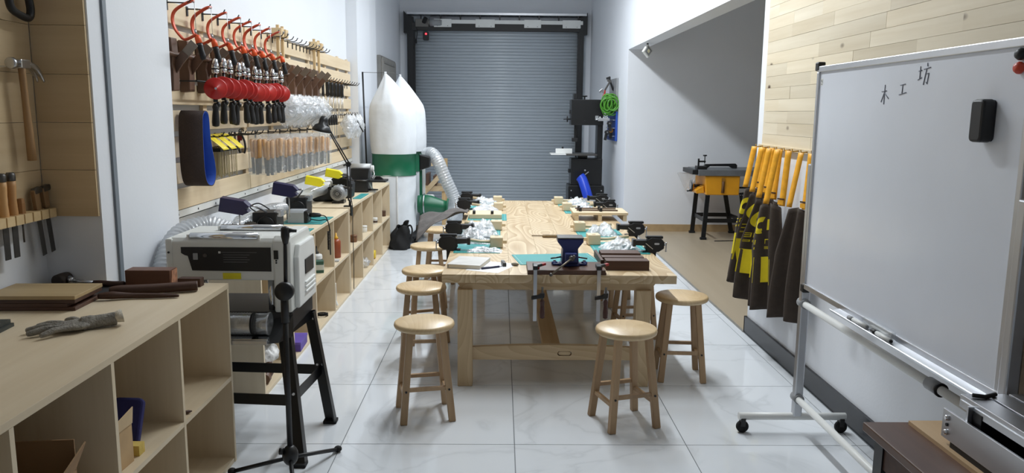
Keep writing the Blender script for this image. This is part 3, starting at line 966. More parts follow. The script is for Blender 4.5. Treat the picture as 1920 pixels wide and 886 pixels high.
cubby('cubby_counter', 'long pale wooden cubby counter below the knotty tool board', 0.2, 3.25, -1.60, -1.153, 0.795, [0.77, 1.265, 1.755, 2.24, 2.728], 0.3895, bottom=0.0195, top_poly=poly)
CZ = 0.795
# things on the counter
st = thing('board_stack', 'tan board lying on dark planks on the counter', 'boards', (-1.69, 2.87, CZ), (0, 0, 0.04))
for k, (zz, w2, l2, mt) in enumerate(((0.0, 0.145, 0.105, m_walnut), (0.014, 0.148, 0.107, m_walnut), (0.028, 0.146, 0.106, m_walnut), (0.042, 0.148, 0.108, WOOD('tan_board', (178, 156, 116), (154, 130, 92), 'X', 22)))):
    MB().box(-w2 - 0.03, w2 - 0.03 * (k == 1), -l2, l2, zz, zz + 0.0138).build('board', mt, st, bevel=0.0015)
MB().box(-0.30, 0.0, -0.108, 0.108, 0.0, 0.0)
tag(MB().grid(lambda u, v: (-1.84 + 0.33 * u, 2.985 + 0.135 * v + 0.03 * u * (v - 0.3), CZ + 0.004 + 0.006 * abs(math.sin(3 * u + 2 * v))), 12, 8).build('rubber_sheet', M('black_sheet', (30, 30, 31), 0.6), solid=0.003), 'thin black sheet lying behind the tan board', 'sheet')
bk = thing('plank_offcuts', 'two dark green painted offcuts at the wall side of the counter', 'offcuts', (-1.70, 2.50, CZ), (0, 0, 0.08))
for k in range(2):
    MB().box(-0.12, 0.07 - 0.01 * k, -0.07, 0.06, 0.0125 * k, 0.0125 * k + 0.012).build('offcut', M('green_black_paint', (44, 48, 42), 0.5), bk)
hm = thing('mallet', 'round headed mallet with a dark handle behind the brown block', 'mallet', (-1.80, 3.16, CZ), (0, 0, -0.10))
MB().lathe([(0.022, -0.035), (0.027, -0.032), (0.029, 0.0), (0.027, 0.032), (0.022, 0.035)], 18, Matrix.Translation((0, 0, 0.029)) @ Matrix.Rotation(PI / 2, 4, 'X')).build('head', M('mallet_head', (58, 46, 40), 0.6), hm)
MB().cyl((0.03, 0, 0.029), (0.05, 0, 0.028), 0.018, 0.012).build('collar', m_steel, hm)
MB().tube([(0.02, 0, 0.029), (0.14, 0, 0.02)], 0.0075, 10).build('shaft', m_steel, hm)
MB().tube([(0.135, 0, 0.02), (0.16, 0, 0.019), (0.22, 0, 0.018), (0.262, 0, 0.018), (0.268, 0, 0.018)], [0.011, 0.0135, 0.0125, 0.014, 0.010], 12).build('handle', M('brown_grip', (62, 38, 30), 0.5), hm)
bb = thing('wood_block', 'reddish brown wooden block with a torn pale end', 'wood block', (-1.435, 3.165, CZ), (0, 0, 0.02))
MB().box(-0.092, 0.088, -0.04, 0.035, 0, 0.078).build('block', WOOD('red_brown_wood', (112, 72, 50), (78, 48, 34), 'X', 24, objvar=0), bb, bevel=0.002)
MB().prism([(-0.036, 0.004), (0.03, 0.002), (0.033, 0.075), (-0.02, 0.072), (-0.03, 0.03)], 0.0, 0.0025, Matrix.Translation((0.088, 0, 0)) @ Matrix(((0, 0, 1, 0), (1, 0, 0, 0), (0, 1, 0, 0), (0, 0, 0, 1)))).build('torn_end', M('torn_wood', (186, 132, 100), 0.8, var=0.3, scale=60, bump=0.4), bb)
tag(MB().box(-0.048, 0.045, -0.022, 0.02, 0, 0.036).build('small_wood_block', m_walnut, None, (-1.285, 3.19, CZ), bevel=0.002), 'small dark wooden block beside the reddish block', 'wood block')
def carved(pts, rs, name, label, loc, rz):
    t = thing(name, label, 'carved wood', loc, (0, 0, rz))
    p = smooth_path(pts, 5)
    n_ = len(p)
    rr = [rs[min(int(i / 5), len(rs) - 1)] + (rs[min(int(i / 5) + 1, len(rs) - 1)] - rs[min(int(i / 5), len(rs) - 1)]) * ((i % 5) / 5) for i in range(n_)]
    MB().tube(p, rr, 5).build('body', m_walnut, t)
    return t
carved([(-0.16, 0, 0.022), (-0.12, 0.0, 0.022), (0, 0.0, 0.021), (0.12, 0, 0.022), (0.16, 0, 0.022)], [0.016, 0.021, 0.020, 0.021, 0.021], 'wood_billet', 'dark squared wooden billet lying in front of the block', (-1.375, 3.045, CZ), 0.32)
carved([(-0.14, 0, 0.016), (-0.09, 0.0, 0.018), (-0.02, 0.01, 0.012), (0.08, 0, 0.011), (0.13, 0, 0.009), (0.15, 0, 0.008)], [0.011, 0.016, 0.011, 0.010, 0.008, 0.005], 'carved_spoon_blank', 'dark roughly carved wooden spoon blank on the counter', (-1.40, 2.955, CZ), 0.18)
# glove: fingers, palm and cuff fused into one skin
gl = thing('work_glove', 'worn grey work glove lying flat on the counter', 'glove', (-1.405, 2.515, CZ + 0.003), (0, 0, 0.55))
mb = MB()
mb.ball((0, 0, 0.016), (0.055, 0.05, 0.015), 16, 10)
for (x, y, ang, L, r) in ((-0.03, 0.036, 2.72, 0.085, 0.0105), (-0.04, 0.013, 2.98, 0.10, 0.011), (-0.04, -0.013, 3.24, 0.098, 0.011), (-0.028, -0.036, 3.55, 0.08, 0.010), (0.02, 0.03, 2.05, 0.085, 0.012)):
    dx, dy = math.cos(ang), math.sin(ang)
    mb.tube(smooth_path([(x - dx * 0.02, y - dy * 0.02, 0.014), (x + dx * L * 0.4, y + dy * L * 0.4, 0.019), (x + dx * L * 0.8, y + dy * L * 0.8, 0.012), (x + dx * L, y + dy * L, 0.009)], 4), [r] * 8 + [r * 0.97, r * 0.93, r * 0.87, r * 0.8, r * 0.5], 8)
mb.tube(smooth_path([(0.02, 0, 0.016), (0.06, 0, 0.019), (0.10, 0.0, 0.021), (0.125, 0, 0.022)], 4), [0.025] * 4 + [0.022] * 5 + [0.023] * 4, 14)
g = mb.build('hand', M('grey_knit', (138, 134, 126), 0.95, var=0.28, scale=45, bump=0.6, bscale=160), gl)
rm = g.modifiers.new('remesh', 'REMESH')
rm.mode = 'VOXEL'
rm.voxel_size = 0.003
rm.use_smooth_shade = True
sm = g.modifiers.new('smooth', 'SMOOTH')
sm.iterations = 3
MB().lathe([(0.021, 0.0), (0.026, 0.012), (0.03, 0.026), (0.0275, 0.026), (0.02, 0.004)], 18, Matrix.Translation((0.118, 0, 0.026)) @ Matrix.Rotation(PI / 2 - 0.15, 4, 'Y') @ Matrix.Diagonal((0.75, 1.0, 1, 1))).build('cuff', M('cream_knit', (214, 206, 190), 0.95, var=0.2, scale=60, bump=0.5), gl)
# things in the counter cubbies
m_card = M('cardboard', (148, 116, 82), 0.85, var=0.12)
bx = thing('cardboard_box', 'open torn cardboard box in the counter cubby', 'box', (-1.30, 1.94, 0.39), (0, 0, 0.12))
for (a, b, c, d, h) in ((-0.13, 0.13, -0.12, -0.115, 0.16), (-0.13, 0.13, 0.115, 0.12, 0.22), (-0.13, -0.125, -0.12, 0.12, 0.2), (0.125, 0.13, -0.12, 0.12, 0.13)):
    MB().box(a, b, c, d, 0, h).build('side', m_card, bx)
MB().box(-0.13, 0.13, -0.12, 0.12, 0, 0.004).build('base', m_card, bx)
MB().add([(0.128, -0.12, 0.13), (0.128, 0.12, 0.13), (0.16, 0.12, 0.21), (0.15, -0.02, 0.17), (0.15, -0.1, 0.14)], [(0, 1, 2, 3, 4)]).build('flap', m_card, bx, solid=0.004)
b2 = thing('small_carton', 'small pale carton standing in the counter cubby beside a blue pouch', 'box', (-1.245, 2.36, 0.39), (0, 0, -0.05))
MB().box(-0.075, 0.055, -0.06, 0.05, 0, 0.13).build('carton', M('pale_card', (192, 160, 118), 0.8), b2)
MB().add([(0.055, -0.06, 0.13), (0.055, 0.05, 0.13), (0.06, 0.05, 0.185), (0.058, -0.05, 0.165)], [(0, 1, 2, 3)]).build('flap', M('pale_card2', (206, 180, 142), 0.8), b2, solid=0.003)
tag(MB().prism(rrect(0.10, 0.16, 0.02), -0.02, 0.02).build('blue_pouch', M('navy_cloth', (34, 34, 92), 0.8, bump=0.3), None, (-1.27, 2.54, 0.468), (1.15, 0.1, 0.2), bevel=0.008), 'dark blue pouch leaning beside the small carton', 'pouch')
tag(MB().box(-0.05, 0.03, -0.02, 0.02, 0, 0.035).build('yellow_sponge', M('yellow_foam', (206, 180, 96), 0.9, bump=0.4), None, (-1.215, 2.46, 0.39)), 'yellow foam piece beside the blue pouch', 'sponge')
for k, (x, y, rz) in enumerate(((-1.26, 2.79, 0.9), (-1.21, 2.78, 0.6))):
    tag(MB().tube([(-0.05, 0, 0.008), (0.05, 0, 0.008), (0.062, 0, 0.008)], [0.007, 0.007, 0.002], 6).build('pencil_stub', m_walnut, None, (x, y, 0.39), (0, 0, rz)), 'dark wooden stick lying in the counter cubby', 'stick', 'sticks in the counter cubby')

# ================================================================== PLANER ON ITS STAND
pn = thing('thickness_planer', 'white benchtop thickness planer on a black splayed stand', 'planer', (-1.175, 3.385, 0))
pn.scale = (1.05, 1.0, 0.972)
m_cream = M('planer_enamel', (222, 223, 218), 0.42, var=0.03)
MB().prism([(0, 0.80), (0.0, 0.975), (0.015, 0.992), (0.04, 0.998), (0.34, 0.998), (0.37, 0.97), (0.37, 0.80)], -0.26, 0.17, Matrix(((0, 0, 1, 0), (1, 0, 0, 0), (0, 1, 0, 0), (0, 0, 0, 1)))).build('head_casting', m_cream, pn, bevel=0.006)
MB().prism([(-0.005, 0.65), (-0.005, 0.982), (0.02, 1.003), (0.33, 1.003), (0.375, 0.965), (0.375, 0.65)], 0.166, 0.24, Matrix(((0, 0, 1, 0), (1, 0, 0, 0), (0, 1, 0, 0), (0, 0, 0, 1)))).build('side_cover', m_cream, pn, bevel=0.010)
sc = MB().prism([(0.045, 0.66), (0.045, 0.90), (0.075, 0.955), (0.34, 0.955), (0.355, 0.90), (0.355, 0.66)], 0.238, 0.262, Matrix(((0, 0, 1, 0), (1, 0, 0, 0), (0, 1, 0, 0), (0, 0, 0, 1)))).build('side_bulge', m_white, pn, bevel=0.008)
MB().box(0.2615, 0.266, 0.15, 0.30, 0.80, 0.87).build('vent_window', m_black, sc)
for k in range(3):
    MB().box(0.258, 0.270, 0.14, 0.32, 0.755 - 0.022 * k, 0.765 - 0.022 * k).build('rib', m_white, sc, bevel=0.003)
MB().prism([(-0.005, 0.65), (-0.005, 0.99), (0.37, 0.99), (0.37, 0.65)], -0.28, -0.25, Matrix(((0, 0, 1, 0), (1, 0, 0, 0), (0, 1, 0, 0), (0, 0, 0, 1)))).build('end_cover', m_cream, pn, bevel=0.008)
pp = [(-0.215, 0.952), (-0.215, 0.925), (-0.20, 0.915), (-0.188, 0.912), (-0.172, 0.845), (0.158, 0.842), (0.158, 0.952)]
cp = MB().prism(pp, 0.0, 0.004, Matrix.Translation((0, 0.001, 0)) @ Matrix.Rotation(PI / 2, 4, 'X')).build('control_panel', m_black, pn)
m_print = M('grey_print', (104, 104, 106), 0.6)
for k in range(4):
    MB().box(-0.04, 0.07 - 0.01 * (k % 2), -0.0042, -0.0035, 0.917 - 0.011 * k, 0.919 - 0.011 * k).build('print_line', m_print, cp)
MB().box(-0.055, 0.10, -0.0045, -0.0035, 0.9285, 0.9302).build('print_rule', m_print, cp)
MB().cbox((-0.055, -0.004, 0.929), (0.009, 0.002, 0.009)).build('emblem', M('print_white', (210, 210, 210), 0.6), cp)
MB().box(-0.165, -0.145, -0.008, -0.003, 0.895, 0.925).build('switch', m_gray, cp, bevel=0.002)
MB().cyl((-0.115, -0.003, 0.915), (-0.115, -0.009, 0.915), 0.008).build('button', m_dsteel, cp)
MB().box(0.172, 0.190, -0.010, -0.004, 0.90, 0.94).build('latch_plate', m_black, pn)
for zz in (0.883, 0.893):
    MB().cyl((0.181, -0.0045, zz), (0.181, -0.008, zz), 0.004, n=8).build('bolt', m_black, pn)
MB().cyl((-0.265, -0.0055, 0.928), (-0.265, -0.009, 0.928), 0.005, n=8).build('bolt', m_black, pn)
MB().box(-0.045, 0.03, -0.0045, -0.0005, 0.806, 0.834).build('yellow_sticker', M('sticker_yellow', (226, 212, 40), 0.5), pn)
for (x0, x1, y, z) in ((-0.18, 0.10, 0.022, 0.998), (-0.11, 0.16, 0.20, 1.010)):
    MB().cyl((x0, y, z), (x1, y, z), 0.017, n=18).build('roller', m_chrome, pn)
    for xx in (x0 - 0.008, x1 + 0.008):
        MB().cbox((xx, y, z - 0.008), (0.008, 0.03, 0.035)).build('roller_bracket', m_white, pn)
MB().box(-0.04, 0.05, 0.095, 0.135, 0.9975, 0.9995).build('name_plate', m_black, pn)
MB().box(0.185, 0.215, 0.07, 0.11, 1.003, 1.0045).build('depth_mark', m_black, pn)
for xx in (-0.235, 0.14):
    for yy in (0.06, 0.31):
        MB().cyl((xx, yy, 0.57), (xx, yy, 0.82), 0.016, n=12).build('column', m_chrome, pn)
bd = MB().box(-0.27, 0.165, -0.118, 0.50, 0.548, 0.560).build('bed', m_chrome, pn, bevel=0.002)
MB().box(-0.27, 0.165, -0.128, -0.113, 0.535, 0.556).build('bed_edge', m_steel, pn, bevel=0.003)
MB().box(-0.28, 0.24, 0.0, 0.37, 0.57, 0.652).build('base_tray', m_black, pn, bevel=0.006)
MB().add([(0.165, -0.125, 0.54), (0.165, 0.0, 0.54), (0.165, 0.0, 0.62), (0.24, -0.0, 0.64), (0.21, -0.125, 0.545), (0.24, 0.0, 0.54)], [(0, 1, 2), (0, 2, 3, 4), (4, 3, 5), (0, 4, 5, 1), (1, 5, 3, 2)]).build('bed_bracket', m_blackm, pn)
# stand
feet = {(1, 0): (0.295, -0.20), (1, 1): (0.325, 0.30), (0, 0): (-0.335, -0.10), (0, 1): (-0.335, 0.385)}
tops = {(1, 0): (0.20, 0.0), (1, 1): (0.235, 0.325), (0, 0): (-0.245, 0.0), (0, 1): (-0.245, 0.325)}
for k in feet:
    (fx, fy), (tx, ty) = feet[k], tops[k]
    lg = MB().beam((fx, fy, 0.012), (tx, ty, 0.575), 0.052, 0.006, (0, 1, 0)).build('leg', m_blackm, pn)
    s = 1 if k[1] == 0 else -1
    d = MB().beam((fx + (0.024 if k[0] else -0.024), fy + s * 0.02, 0.012), (tx + (0.024 if k[0] else -0.024), ty + s * 0.02, 0.575), 0.006, 0.045, (0, 1, 0))
    d.build('leg_flange', m_blackm, lg)
    MB().cbox((fx, fy + s * 0.008, 0.008), (0.062, 0.055, 0.016)).build('rubber_foot', m_rubber, lg, bevel=0.003)
    for zz in (0.535, 0.30):
        f_ = (zz - 0.012) / 0.563
        bxp, byp = fx + (tx - fx) * f_, fy + (ty - fy) * f_
        for e in (-0.012, 0.012):
            MB().cyl((bxp + e, byp - 0.003, zz), (bxp + e, byp - 0.010, zz), 0.006, n=8).build('bolt', m_alu, lg)
def lp(k, z):
    f_ = (z - 0.012) / 0.563
    (fx, fy), (tx, ty) = feet[k], tops[k]
    return (fx + (tx - fx) * f_, fy + (ty - fy) * f_, z)
for a, b in (((0, 0), (1, 0)), ((0, 1), (1, 1)), ((0, 0), (0, 1)), ((1, 0), (1, 1))):
    MB().beam(lp(a, 0.272), lp(b, 0.272), 0.006, 0.05).build('brace', m_blackm, pn)
    MB().beam(lp(a, 0.555), lp(b, 0.555), 0.006, 0.05).build('top_rail', m_blackm, pn)
# hoses at the planer
tag(hose_mesh([(-1.566, 3.60, 0.45), (-1.567, 3.60, 0.70), (-1.562, 3.66, 0.82), (-1.545, 3.77, 0.905), (-1.46, 3.86, 0.93), (-1.36, 3.875, 0.90)], 0.068, n=18).build('planer_hose', m_hose), 'fat clear corrugated dust hose curving down behind the planer', 'hose')
jh = thing('clear_cup_hose', 'clear corrugated hose end with cup lying on the planer bed', 'hose', (-1.178, 3.325, 0.5975), (0, 0, 0.0))
mb = MB()
mb.tube([(-0.2 + 0.006 * i, 0, 0) for i in range(52)], [0.047 * (1 + (0.05 if i % 2 else -0.05)) for i in range(52)], 20, cap=False)
mb.build('hose', CLEAR('clear_tube', body=0.16, gloss=0.34, bump=0.2, scale=30), jh)
MB().lathe([(0.040, 0.10), (0.047, 0.10), (0.047, 0.16), (0.051, 0.165), (0.051, 0.172), (0.044, 0.172), (0.042, 0.12)], 22, Matrix.Rotation(PI / 2, 4, 'Y')).build('cup', CLEAR('clear_cup', body=0.10, gloss=0.3, bump=0.02), jh)
MB().lathe([(0.0465, 0.093), (0.0485, 0.094), (0.0485, 0.108), (0.0465, 0.109)], 20, Matrix.Rotation(PI / 2, 4, 'Y')).build('clamp_band', m_rubber, jh)
# black tripod stand
ms = thing('tripod_stand', 'black folding tripod stand with round clutch in front of the planer', 'tripod stand', (-0.862, 3.05, 0))
MB().cyl((0, 0, 0.09), (0, 0, 0.80), 0.0115, n=14).build('stand_tube', m_black, ms)
MB().cyl((0, 0, 0.68), (0, 0, 0.80), 0.016, n=14).build('clutch_sleeve', m_black, ms)
MB().cyl((0.006, 0, 0.80), (0.012, 0, 1.06), 0.008, n=12).build('boom_tube', m_black, ms)
MB().lathe([(0.008, -0.018), (0.036, -0.016), (0.038, -0.008), (0.038, 0.008), (0.036, 0.016), (0.008, 0.018)], 24, axT((0.004, -0.01, 0.81), 'Y')).build('clutch_knob', m_black, ms)
MB().lathe([(0.010, 1.0), (0.017, 1.03), (0.017, 1.06), (0.012, 1.068), (0.004, 1.07)], 14, Matrix.Translation((0.012, 0, 0))).build('top_clamp', m_black, ms)
MB().cyl((0.012, 0, 1.055), (0.055, 0.01, 1.05), 0.010, 0.006).build('clamp_lever', m_black, ms)
MB().ball((0, 0, 0.115), (0.033, 0.033, 0.045), 16, 10).build('hub', m_black, ms)
MB().lathe([(0.004, -0.008), (0.014, -0.008), (0.014, 0.008), (0.004, 0.008)], 12, axT((-0.03, -0.02, 0.14), 'X')).build('hub_knob', m_black, ms)
for (fx, fy) in ((0.135, 0.285), (-0.265, 0.06), (0.10, -0.30)):
    lg = MB().cyl((fx * 0.06, fy * 0.06, 0.10), (fx * 0.96, fy * 0.96, 0.016), 0.009, n=10).build('leg', m_black, ms)
    MB().ball((fx, fy, 0.0145), (0.018, 0.018, 0.0145), 12, 8).build('rubber_foot', m_rubber, lg)

# ================================================================== LOW SHELVES ALONG THE TOOL WALL
cubby('cubby_shelf', 'low pale cubby shelf holding glue bottles beside the planer', 4.0, 6.385, -1.738, -1.25, 0.728, [4.595, 5.19, 5.785], 0.3595, bottom=0.0195)
cubby('cubby_shelf', 'low pale cubby shelf under the black belt sander', 6.405, 8.755, -1.738, -1.25, 0.735, [6.99, 7.575, 8.16], 0.3595, bottom=0.0195)
SZ, SZ2 = 0.7285, 0.7355
def small(name, label, cat, mb, mat, loc, rz=0, **kw):
    return tag(mb.build(name, mat, None, loc, (0, 0, rz), **kw), label, cat)
b = thing('glue_bottle', 'orange brown glue bottle with yellow nozzle in the shelf cubby', 'bottle', (-1.315, 6.17, 0.36))
MB().lathe([(0.030, 0), (0.036, 0.004), (0.037, 0.10), (0.036, 0.13), (0.028, 0.145), (0.014, 0.152)], 18).build('body', M('amber_plastic', (150, 74, 44), 0.35), b)
MB().lathe([(0.016, 0.150), (0.016, 0.165), (0.008, 0.172), (0.004, 0.20)], 12).build('nozzle', M('yellow_cap', (222, 170, 50), 0.4), b)
b = thing('salve_carton', 'green and white carton standing in front of the white glue jar', 'box', (-1.335, 5.58, 0.36), (0, 0, 0.2))
MB().box(-0.05, 0.05, -0.035, 0.035, 0, 0.085).build('carton', M('green_card', (60, 98, 82), 0.6, var=0.2), b)
MB().box(-0.047, 0.0505, -0.0355, 0.030, 0.022, 0.06).build('white_band', M('white_print', (214, 218, 212), 0.6), b)
b = thing('white_glue_jar', 'white jar with dark pump nozzle behind the green carton', 'bottle', (-1.36, 5.69, 0.36))
MB().lathe([(0.038, 0), (0.042, 0.004), (0.042, 0.10), (0.038, 0.112), (0.02, 0.118)], 18).build('jar', m_white, b)
MB().lathe([(0.018, 0.116), (0.018, 0.13), (0.007, 0.14), (0.004, 0.175)], 12).build('nozzle', M('dark_nozzle', (58, 58, 54), 0.5), b)
MB().lathe([(0.0425, 0.03), (0.0426, 0.08)], 18).build('label_band', M('brown_label', (70, 54, 44), 0.6), b)
small('white_card', 'small white card on the shelf beside the orange bottle', 'card', MB().box(-0.04, 0.04, -0.03, 0.03, 0, 0.012), M('grey_card', (188, 190, 190), 0.6), (-1.30, 6.0, 0.36), 0.1)
for (x, y, lab, mt) in ((-1.32, 6.93, 'small brown tin in the shelf cubby under the desk lamp', M('brown_tin', (120, 84, 58), 0.5)), (-1.33, 7.52, 'small white ribbed jar in the second shelf unit', m_white), (-1.32, 8.10, 'small white jar with brown label on the shelf', m_white), (-1.32, 8.69, 'small dark brown jar in the last upper cubby', M('dark_brown_tin', (84, 58, 40), 0.5))):
    j = thing('small_jar', lab, 'jar', (x, y, 0.36))
    MB().lathe([(0.028, 0), (0.031, 0.003), (0.031, 0.045), (0.029, 0.048)], 16).build('body', mt, j)
    MB().lathe([(0.0325, 0.046), (0.0325, 0.06), (0.030, 0.063), (0.004, 0.063)], 16).build('lid', mt, j)
    if 'label' in lab:
        MB().lathe([(0.0315, 0.012), (0.0316, 0.036)], 16).build('label_band', M('brown_label', (70, 54, 44), 0.6), j)
tp = thing('tape_roll', 'yellow tape roll standing in a lower shelf cubby', 'tape', (-1.30, 7.93, 0.02))
MB().lathe([(0.026, -0.012), (0.044, -0.012), (0.044, 0.012), (0.026, 0.012)], 22, axT((0, 0, 0.044), 'X')).build('roll', M('yellow_tape', (228, 196, 40), 0.4), tp)
small('crumpled_film', 'crumpled clear wrap in a lower shelf cubby', 'plastic wrap', bag_mesh(0.12, 0.12, 0.08, 4), m_film, (-1.33, 7.47, 0.108))
so = thing('wall_socket', 'round white socket on the shelf back panel', 'socket', (-1.729, 6.05, 0.20))
MB().lathe([(0.004, 0.012), (0.040, 0.012), (0.043, 0.006), (0.043, 0.0)], 20, Matrix.Rotation(PI / 2, 4, 'Y')).build('plate', m_white, so)
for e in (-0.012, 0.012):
    MB().cyl((0.0115, e, 0), (0.0135, e, 0), 0.004, n=8).build('pin_hole_shade', m_black, so)  # raised black dots paint the shade inside the pin openings
b = thing('purple_box', 'flat purple box on the lower shelf behind the planer stand', 'box', (-1.33, 4.86, 0.02), (0, 0, 0.06))
MB().box(-0.1, 0.07, -0.11, 0.11, 0, 0.045).build('tray', M('purple_card', (84, 62, 150), 0.6), b)
MB().box(-0.102, 0.072, -0.112, 0.112, 0.045, 0.06).build('lid', M('purple_card2', (98, 76, 166), 0.6), b)
small('paper_bundle', 'crumpled white and dark wrapping in the shelf cubby nearest the planer', 'wrapping', bag_mesh(0.2, 0.15, 0.15, 9), M('white_dark_print', (206, 204, 200), 0.7, var=0.75, scale=22), (-1.38, 4.40, 0.185))
small('carved_figurine', 'small brown carved figure on the lower shelf', 'figurine', MB().tube(smooth_path([(0, -0.04, 0.03), (0.0, 0, 0.035), (0.01, 0.03, 0.06), (0, 0.05, 0.10)], 5), [0.03] * 6 + [0.025] * 5 + [0.018] * 5, 12), m_planew, (-1.30, 4.19, 0.02))
small('black_cable_coil', 'small black cable coil on the lower shelf board', 'cable', MB().tube([(0.035 * math.cos(a * 0.5), 0.035 * math.sin(a * 0.5), 0.006 + 0.0008 * a) for a in range(26)], 0.005, 6), m_rubber, (-1.31, 5.62, 0.02))
small('white_plug', 'white plug hanging in a lower cubby', 'plug', MB().tube(smooth_path([(0, 0, 0.19), (0.004, 0, 0.1), (0, 0, 0.04), (0.01, 0, 0.012)], 4), [0.003] * 8 + [0.010] * 5, 8), m_white, (-1.27, 5.90, 0.02))

# teal mats on the shelves
def mat(name, label, x0, x1, y0, y1, z, rz=0.0, group=None):
    t = thing(name, label, 'cutting mat', ((x0 + x1) / 2, (y0 + y1) / 2, z), (0, 0, rz), group)
    a, b_ = (x1 - x0) / 2, (y1 - y0) / 2
    MB().prism(rrect(2 * a, 2 * b_, 0.006, 2), 0, 0.003).build('sheet', m_teal, t)
    mb = MB()
    for s in (-1, 1):
        mb.box(-a + 0.015, a - 0.015, s * (b_ - 0.015) - 0.0008, s * (b_ - 0.015) + 0.0008, 0.003, 0.0033)
        mb.box(s * (a - 0.015) - 0.0008, s * (a - 0.015) + 0.0008, -b_ + 0.015, b_ - 0.015, 0.003, 0.0033)
    nx = int((2 * a - 0.04) / 0.01)
    for k in range(nx):
        x = -a + 0.02 + k * 0.01
        mb.box(x - 0.0006, x + 0.0006, -b_ + 0.015, -b_ + (0.024 if k % 5 else 0.03), 0.003, 0.0033)
    tag(mb.build('printed_lines', M('mat_print', (170, 214, 210), 0.6), t), kind='stuff')
    return t
mat('cutting_mat', 'teal cutting mat on the shelf under a saw blade machine', -1.58, -1.265, 4.98, 5.26, SZ, 0.02)
mat('cutting_mat', 'teal cutting mat on the shelf under the grey power supply', -1.56, -1.262, 5.46, 5.86, SZ, 0.0)
mat('cutting_mat', 'teal cutting mat on the shelf beside the belt sander', -1.345, -1.268, 7.04, 7.50, SZ2, 0.0)

# benchtop machines
m_navy = M('navy_hood', (32, 27, 70), 0.45, var=0.08)
m_yhood = M('yellow_hood', (238, 226, 34), 0.4, var=0.05)
def hood(mb, c, w_, d, h, rot):
    T = Matrix.Translation(c) @ Euler(rot).to_matrix().to_4x4()
    poly_ = [(-w_ / 2, -h / 2), (-w_ / 2, h / 2), (w_ * 0.28, h / 2), (w_ / 2, h * 0.18), (w_ * 0.36, 0.0), (w_ / 2, -h * 0.2), (w_ * 0.3, -h / 2)]
    mb.prism(poly_, -d / 2, d / 2, T @ Matrix.Rotation(PI / 2, 4, 'X'))
    return mb
def saw_machine(name, label, loc, hood_off, m_h, blade=True):
    t = thing(name, label, 'bench machine', loc)
    cbx = MB().box(-0.075, 0.075, 0.0, 0.17, 0, 0.165).build('housing', m_black, t, bevel=0.008)
    MB().lathe([(0.046, 0.0), (0.056, 0.0), (0.056, 0.012), (0.046, 0.012)], 24, axT((0.01, -0.0, 0.085), '-Y')).build('port_ring', m_blackm, cbx)
    MB().lathe([(0.004, 0.0), (0.045, 0.0), (0.045, 0.001)], 24, axT((0.01, 0.001, 0.085), '-Y')).build('port', m_black, cbx)
    MB().box(0.055, 0.10, 0.02, 0.09, 0.135, 0.175).build('corner_plate', m_alu, t, bevel=0.003)
    MB().cyl((0.078, 0.018, 0.155), (0.078, 0.012, 0.155), 0.006, n=8).build('screw', m_dsteel, t)
    if blade:
        MB().box(-0.20, 0.09, -0.16, 0.01, 0.05, 0.056).build('table_plate', m_alu, t)
        for (x, y) in ((-0.19, -0.15), (0.08, -0.15), (-0.19, 0.0)):
            MB().cyl((x, y, 0), (x, y, 0.05), 0.008, n=8).build('foot', m_dsteel, t)
        pts = []
        for k in range(72):
            r = 0.058 if k % 3 else 0.065
            pts.append((r * math.cos(2 * PI * k / 72), r * math.sin(2 * PI * k / 72)))
        MB().prism(pts, -0.001, 0.001, Matrix.Translation((-0.06, -0.08, 0.062)) @ Matrix.Rotation(PI / 2, 4, 'X')).build('saw_blade', m_dsteel, t)
        MB().box(0.0, 0.09, -0.10, -0.055, 0.056, 0.085).build('fence', m_blackm, t, bevel=0.003)
    hx, hy, hz = hood_off
    hd = hood(MB(), hood_off, 0.175, 0.075, 0.085, (0.05, 0.18, 0.12)).build('hood', m_h, t, bevel=0.004)
    MB().cyl((hx + 0.02, hy, 0.05), (hx + 0.02, hy, hz), 0.004, n=8).build('stalk', m_steel, t)
    MB().tube(smooth_path([(hx + 0.085, hy + 0.02, hz), (hx + 0.11, hy + 0.02, hz - 0.005), (0.0, 0.05, 0.165)], 5), 0.006, 8).build('hood_arm', m_steel, t)
    MB().tube(smooth_path([(-0.07, 0.1, 0.15), (-0.11, 0.08, 0.19), (-0.06, 0.1, 0.21), (0.0, 0.12, 0.17)], 6), 0.004, 6).build('cable', m_rubber, t)
    return t
saw_machine('mini_table_saw', 'mini table saw with toothed blade and dark blue hood behind the planer', (-1.47, 4.82, SZ), (-0.115, -0.17, 0.225), m_navy)
saw_machine('mini_sander', 'black benchtop sander with dark blue hood behind the power supply', (-1.49, 5.66, SZ + 0.0035), (-0.015, -0.2, 0.24), m_navy, False)
tag(hose_mesh([(-1.69, 4.20, 0.80), (-1.67, 4.4, 0.80), (-1.64, 4.62, 0.80), (-1.58, 4.85, 0.83), (-1.545, 4.96, 0.84)], 0.045, n=16).build('saw_hose', m_hose), 'clear corrugated hose behind the mini table saw', 'hose')
tag(hose_mesh([(-1.69, 5.02, 0.80), (-1.66, 5.25, 0.815), (-1.61, 5.45, 0.83), (-1.575, 5.62, 0.82)], 0.045, n=16).build('sander_hose', m_hose), 'clear corrugated hose running into the black benchtop sander', 'hose')
tag(hose_mesh([(-1.69, 6.22, 0.795), (-1.66, 6.4, 0.80), (-1.60, 6.65, 0.835), (-1.545, 6.85, 0.845)], 0.05, ribs=False, n=16).build('grinder_hose', m_hose), 'smooth clear hose leading to the grey motor', 'hose')
ps = thing('power_supply', 'grey box power supply with black socket end on a teal mat', 'power supply', (-1.445, 5.55, SZ + 0.003))
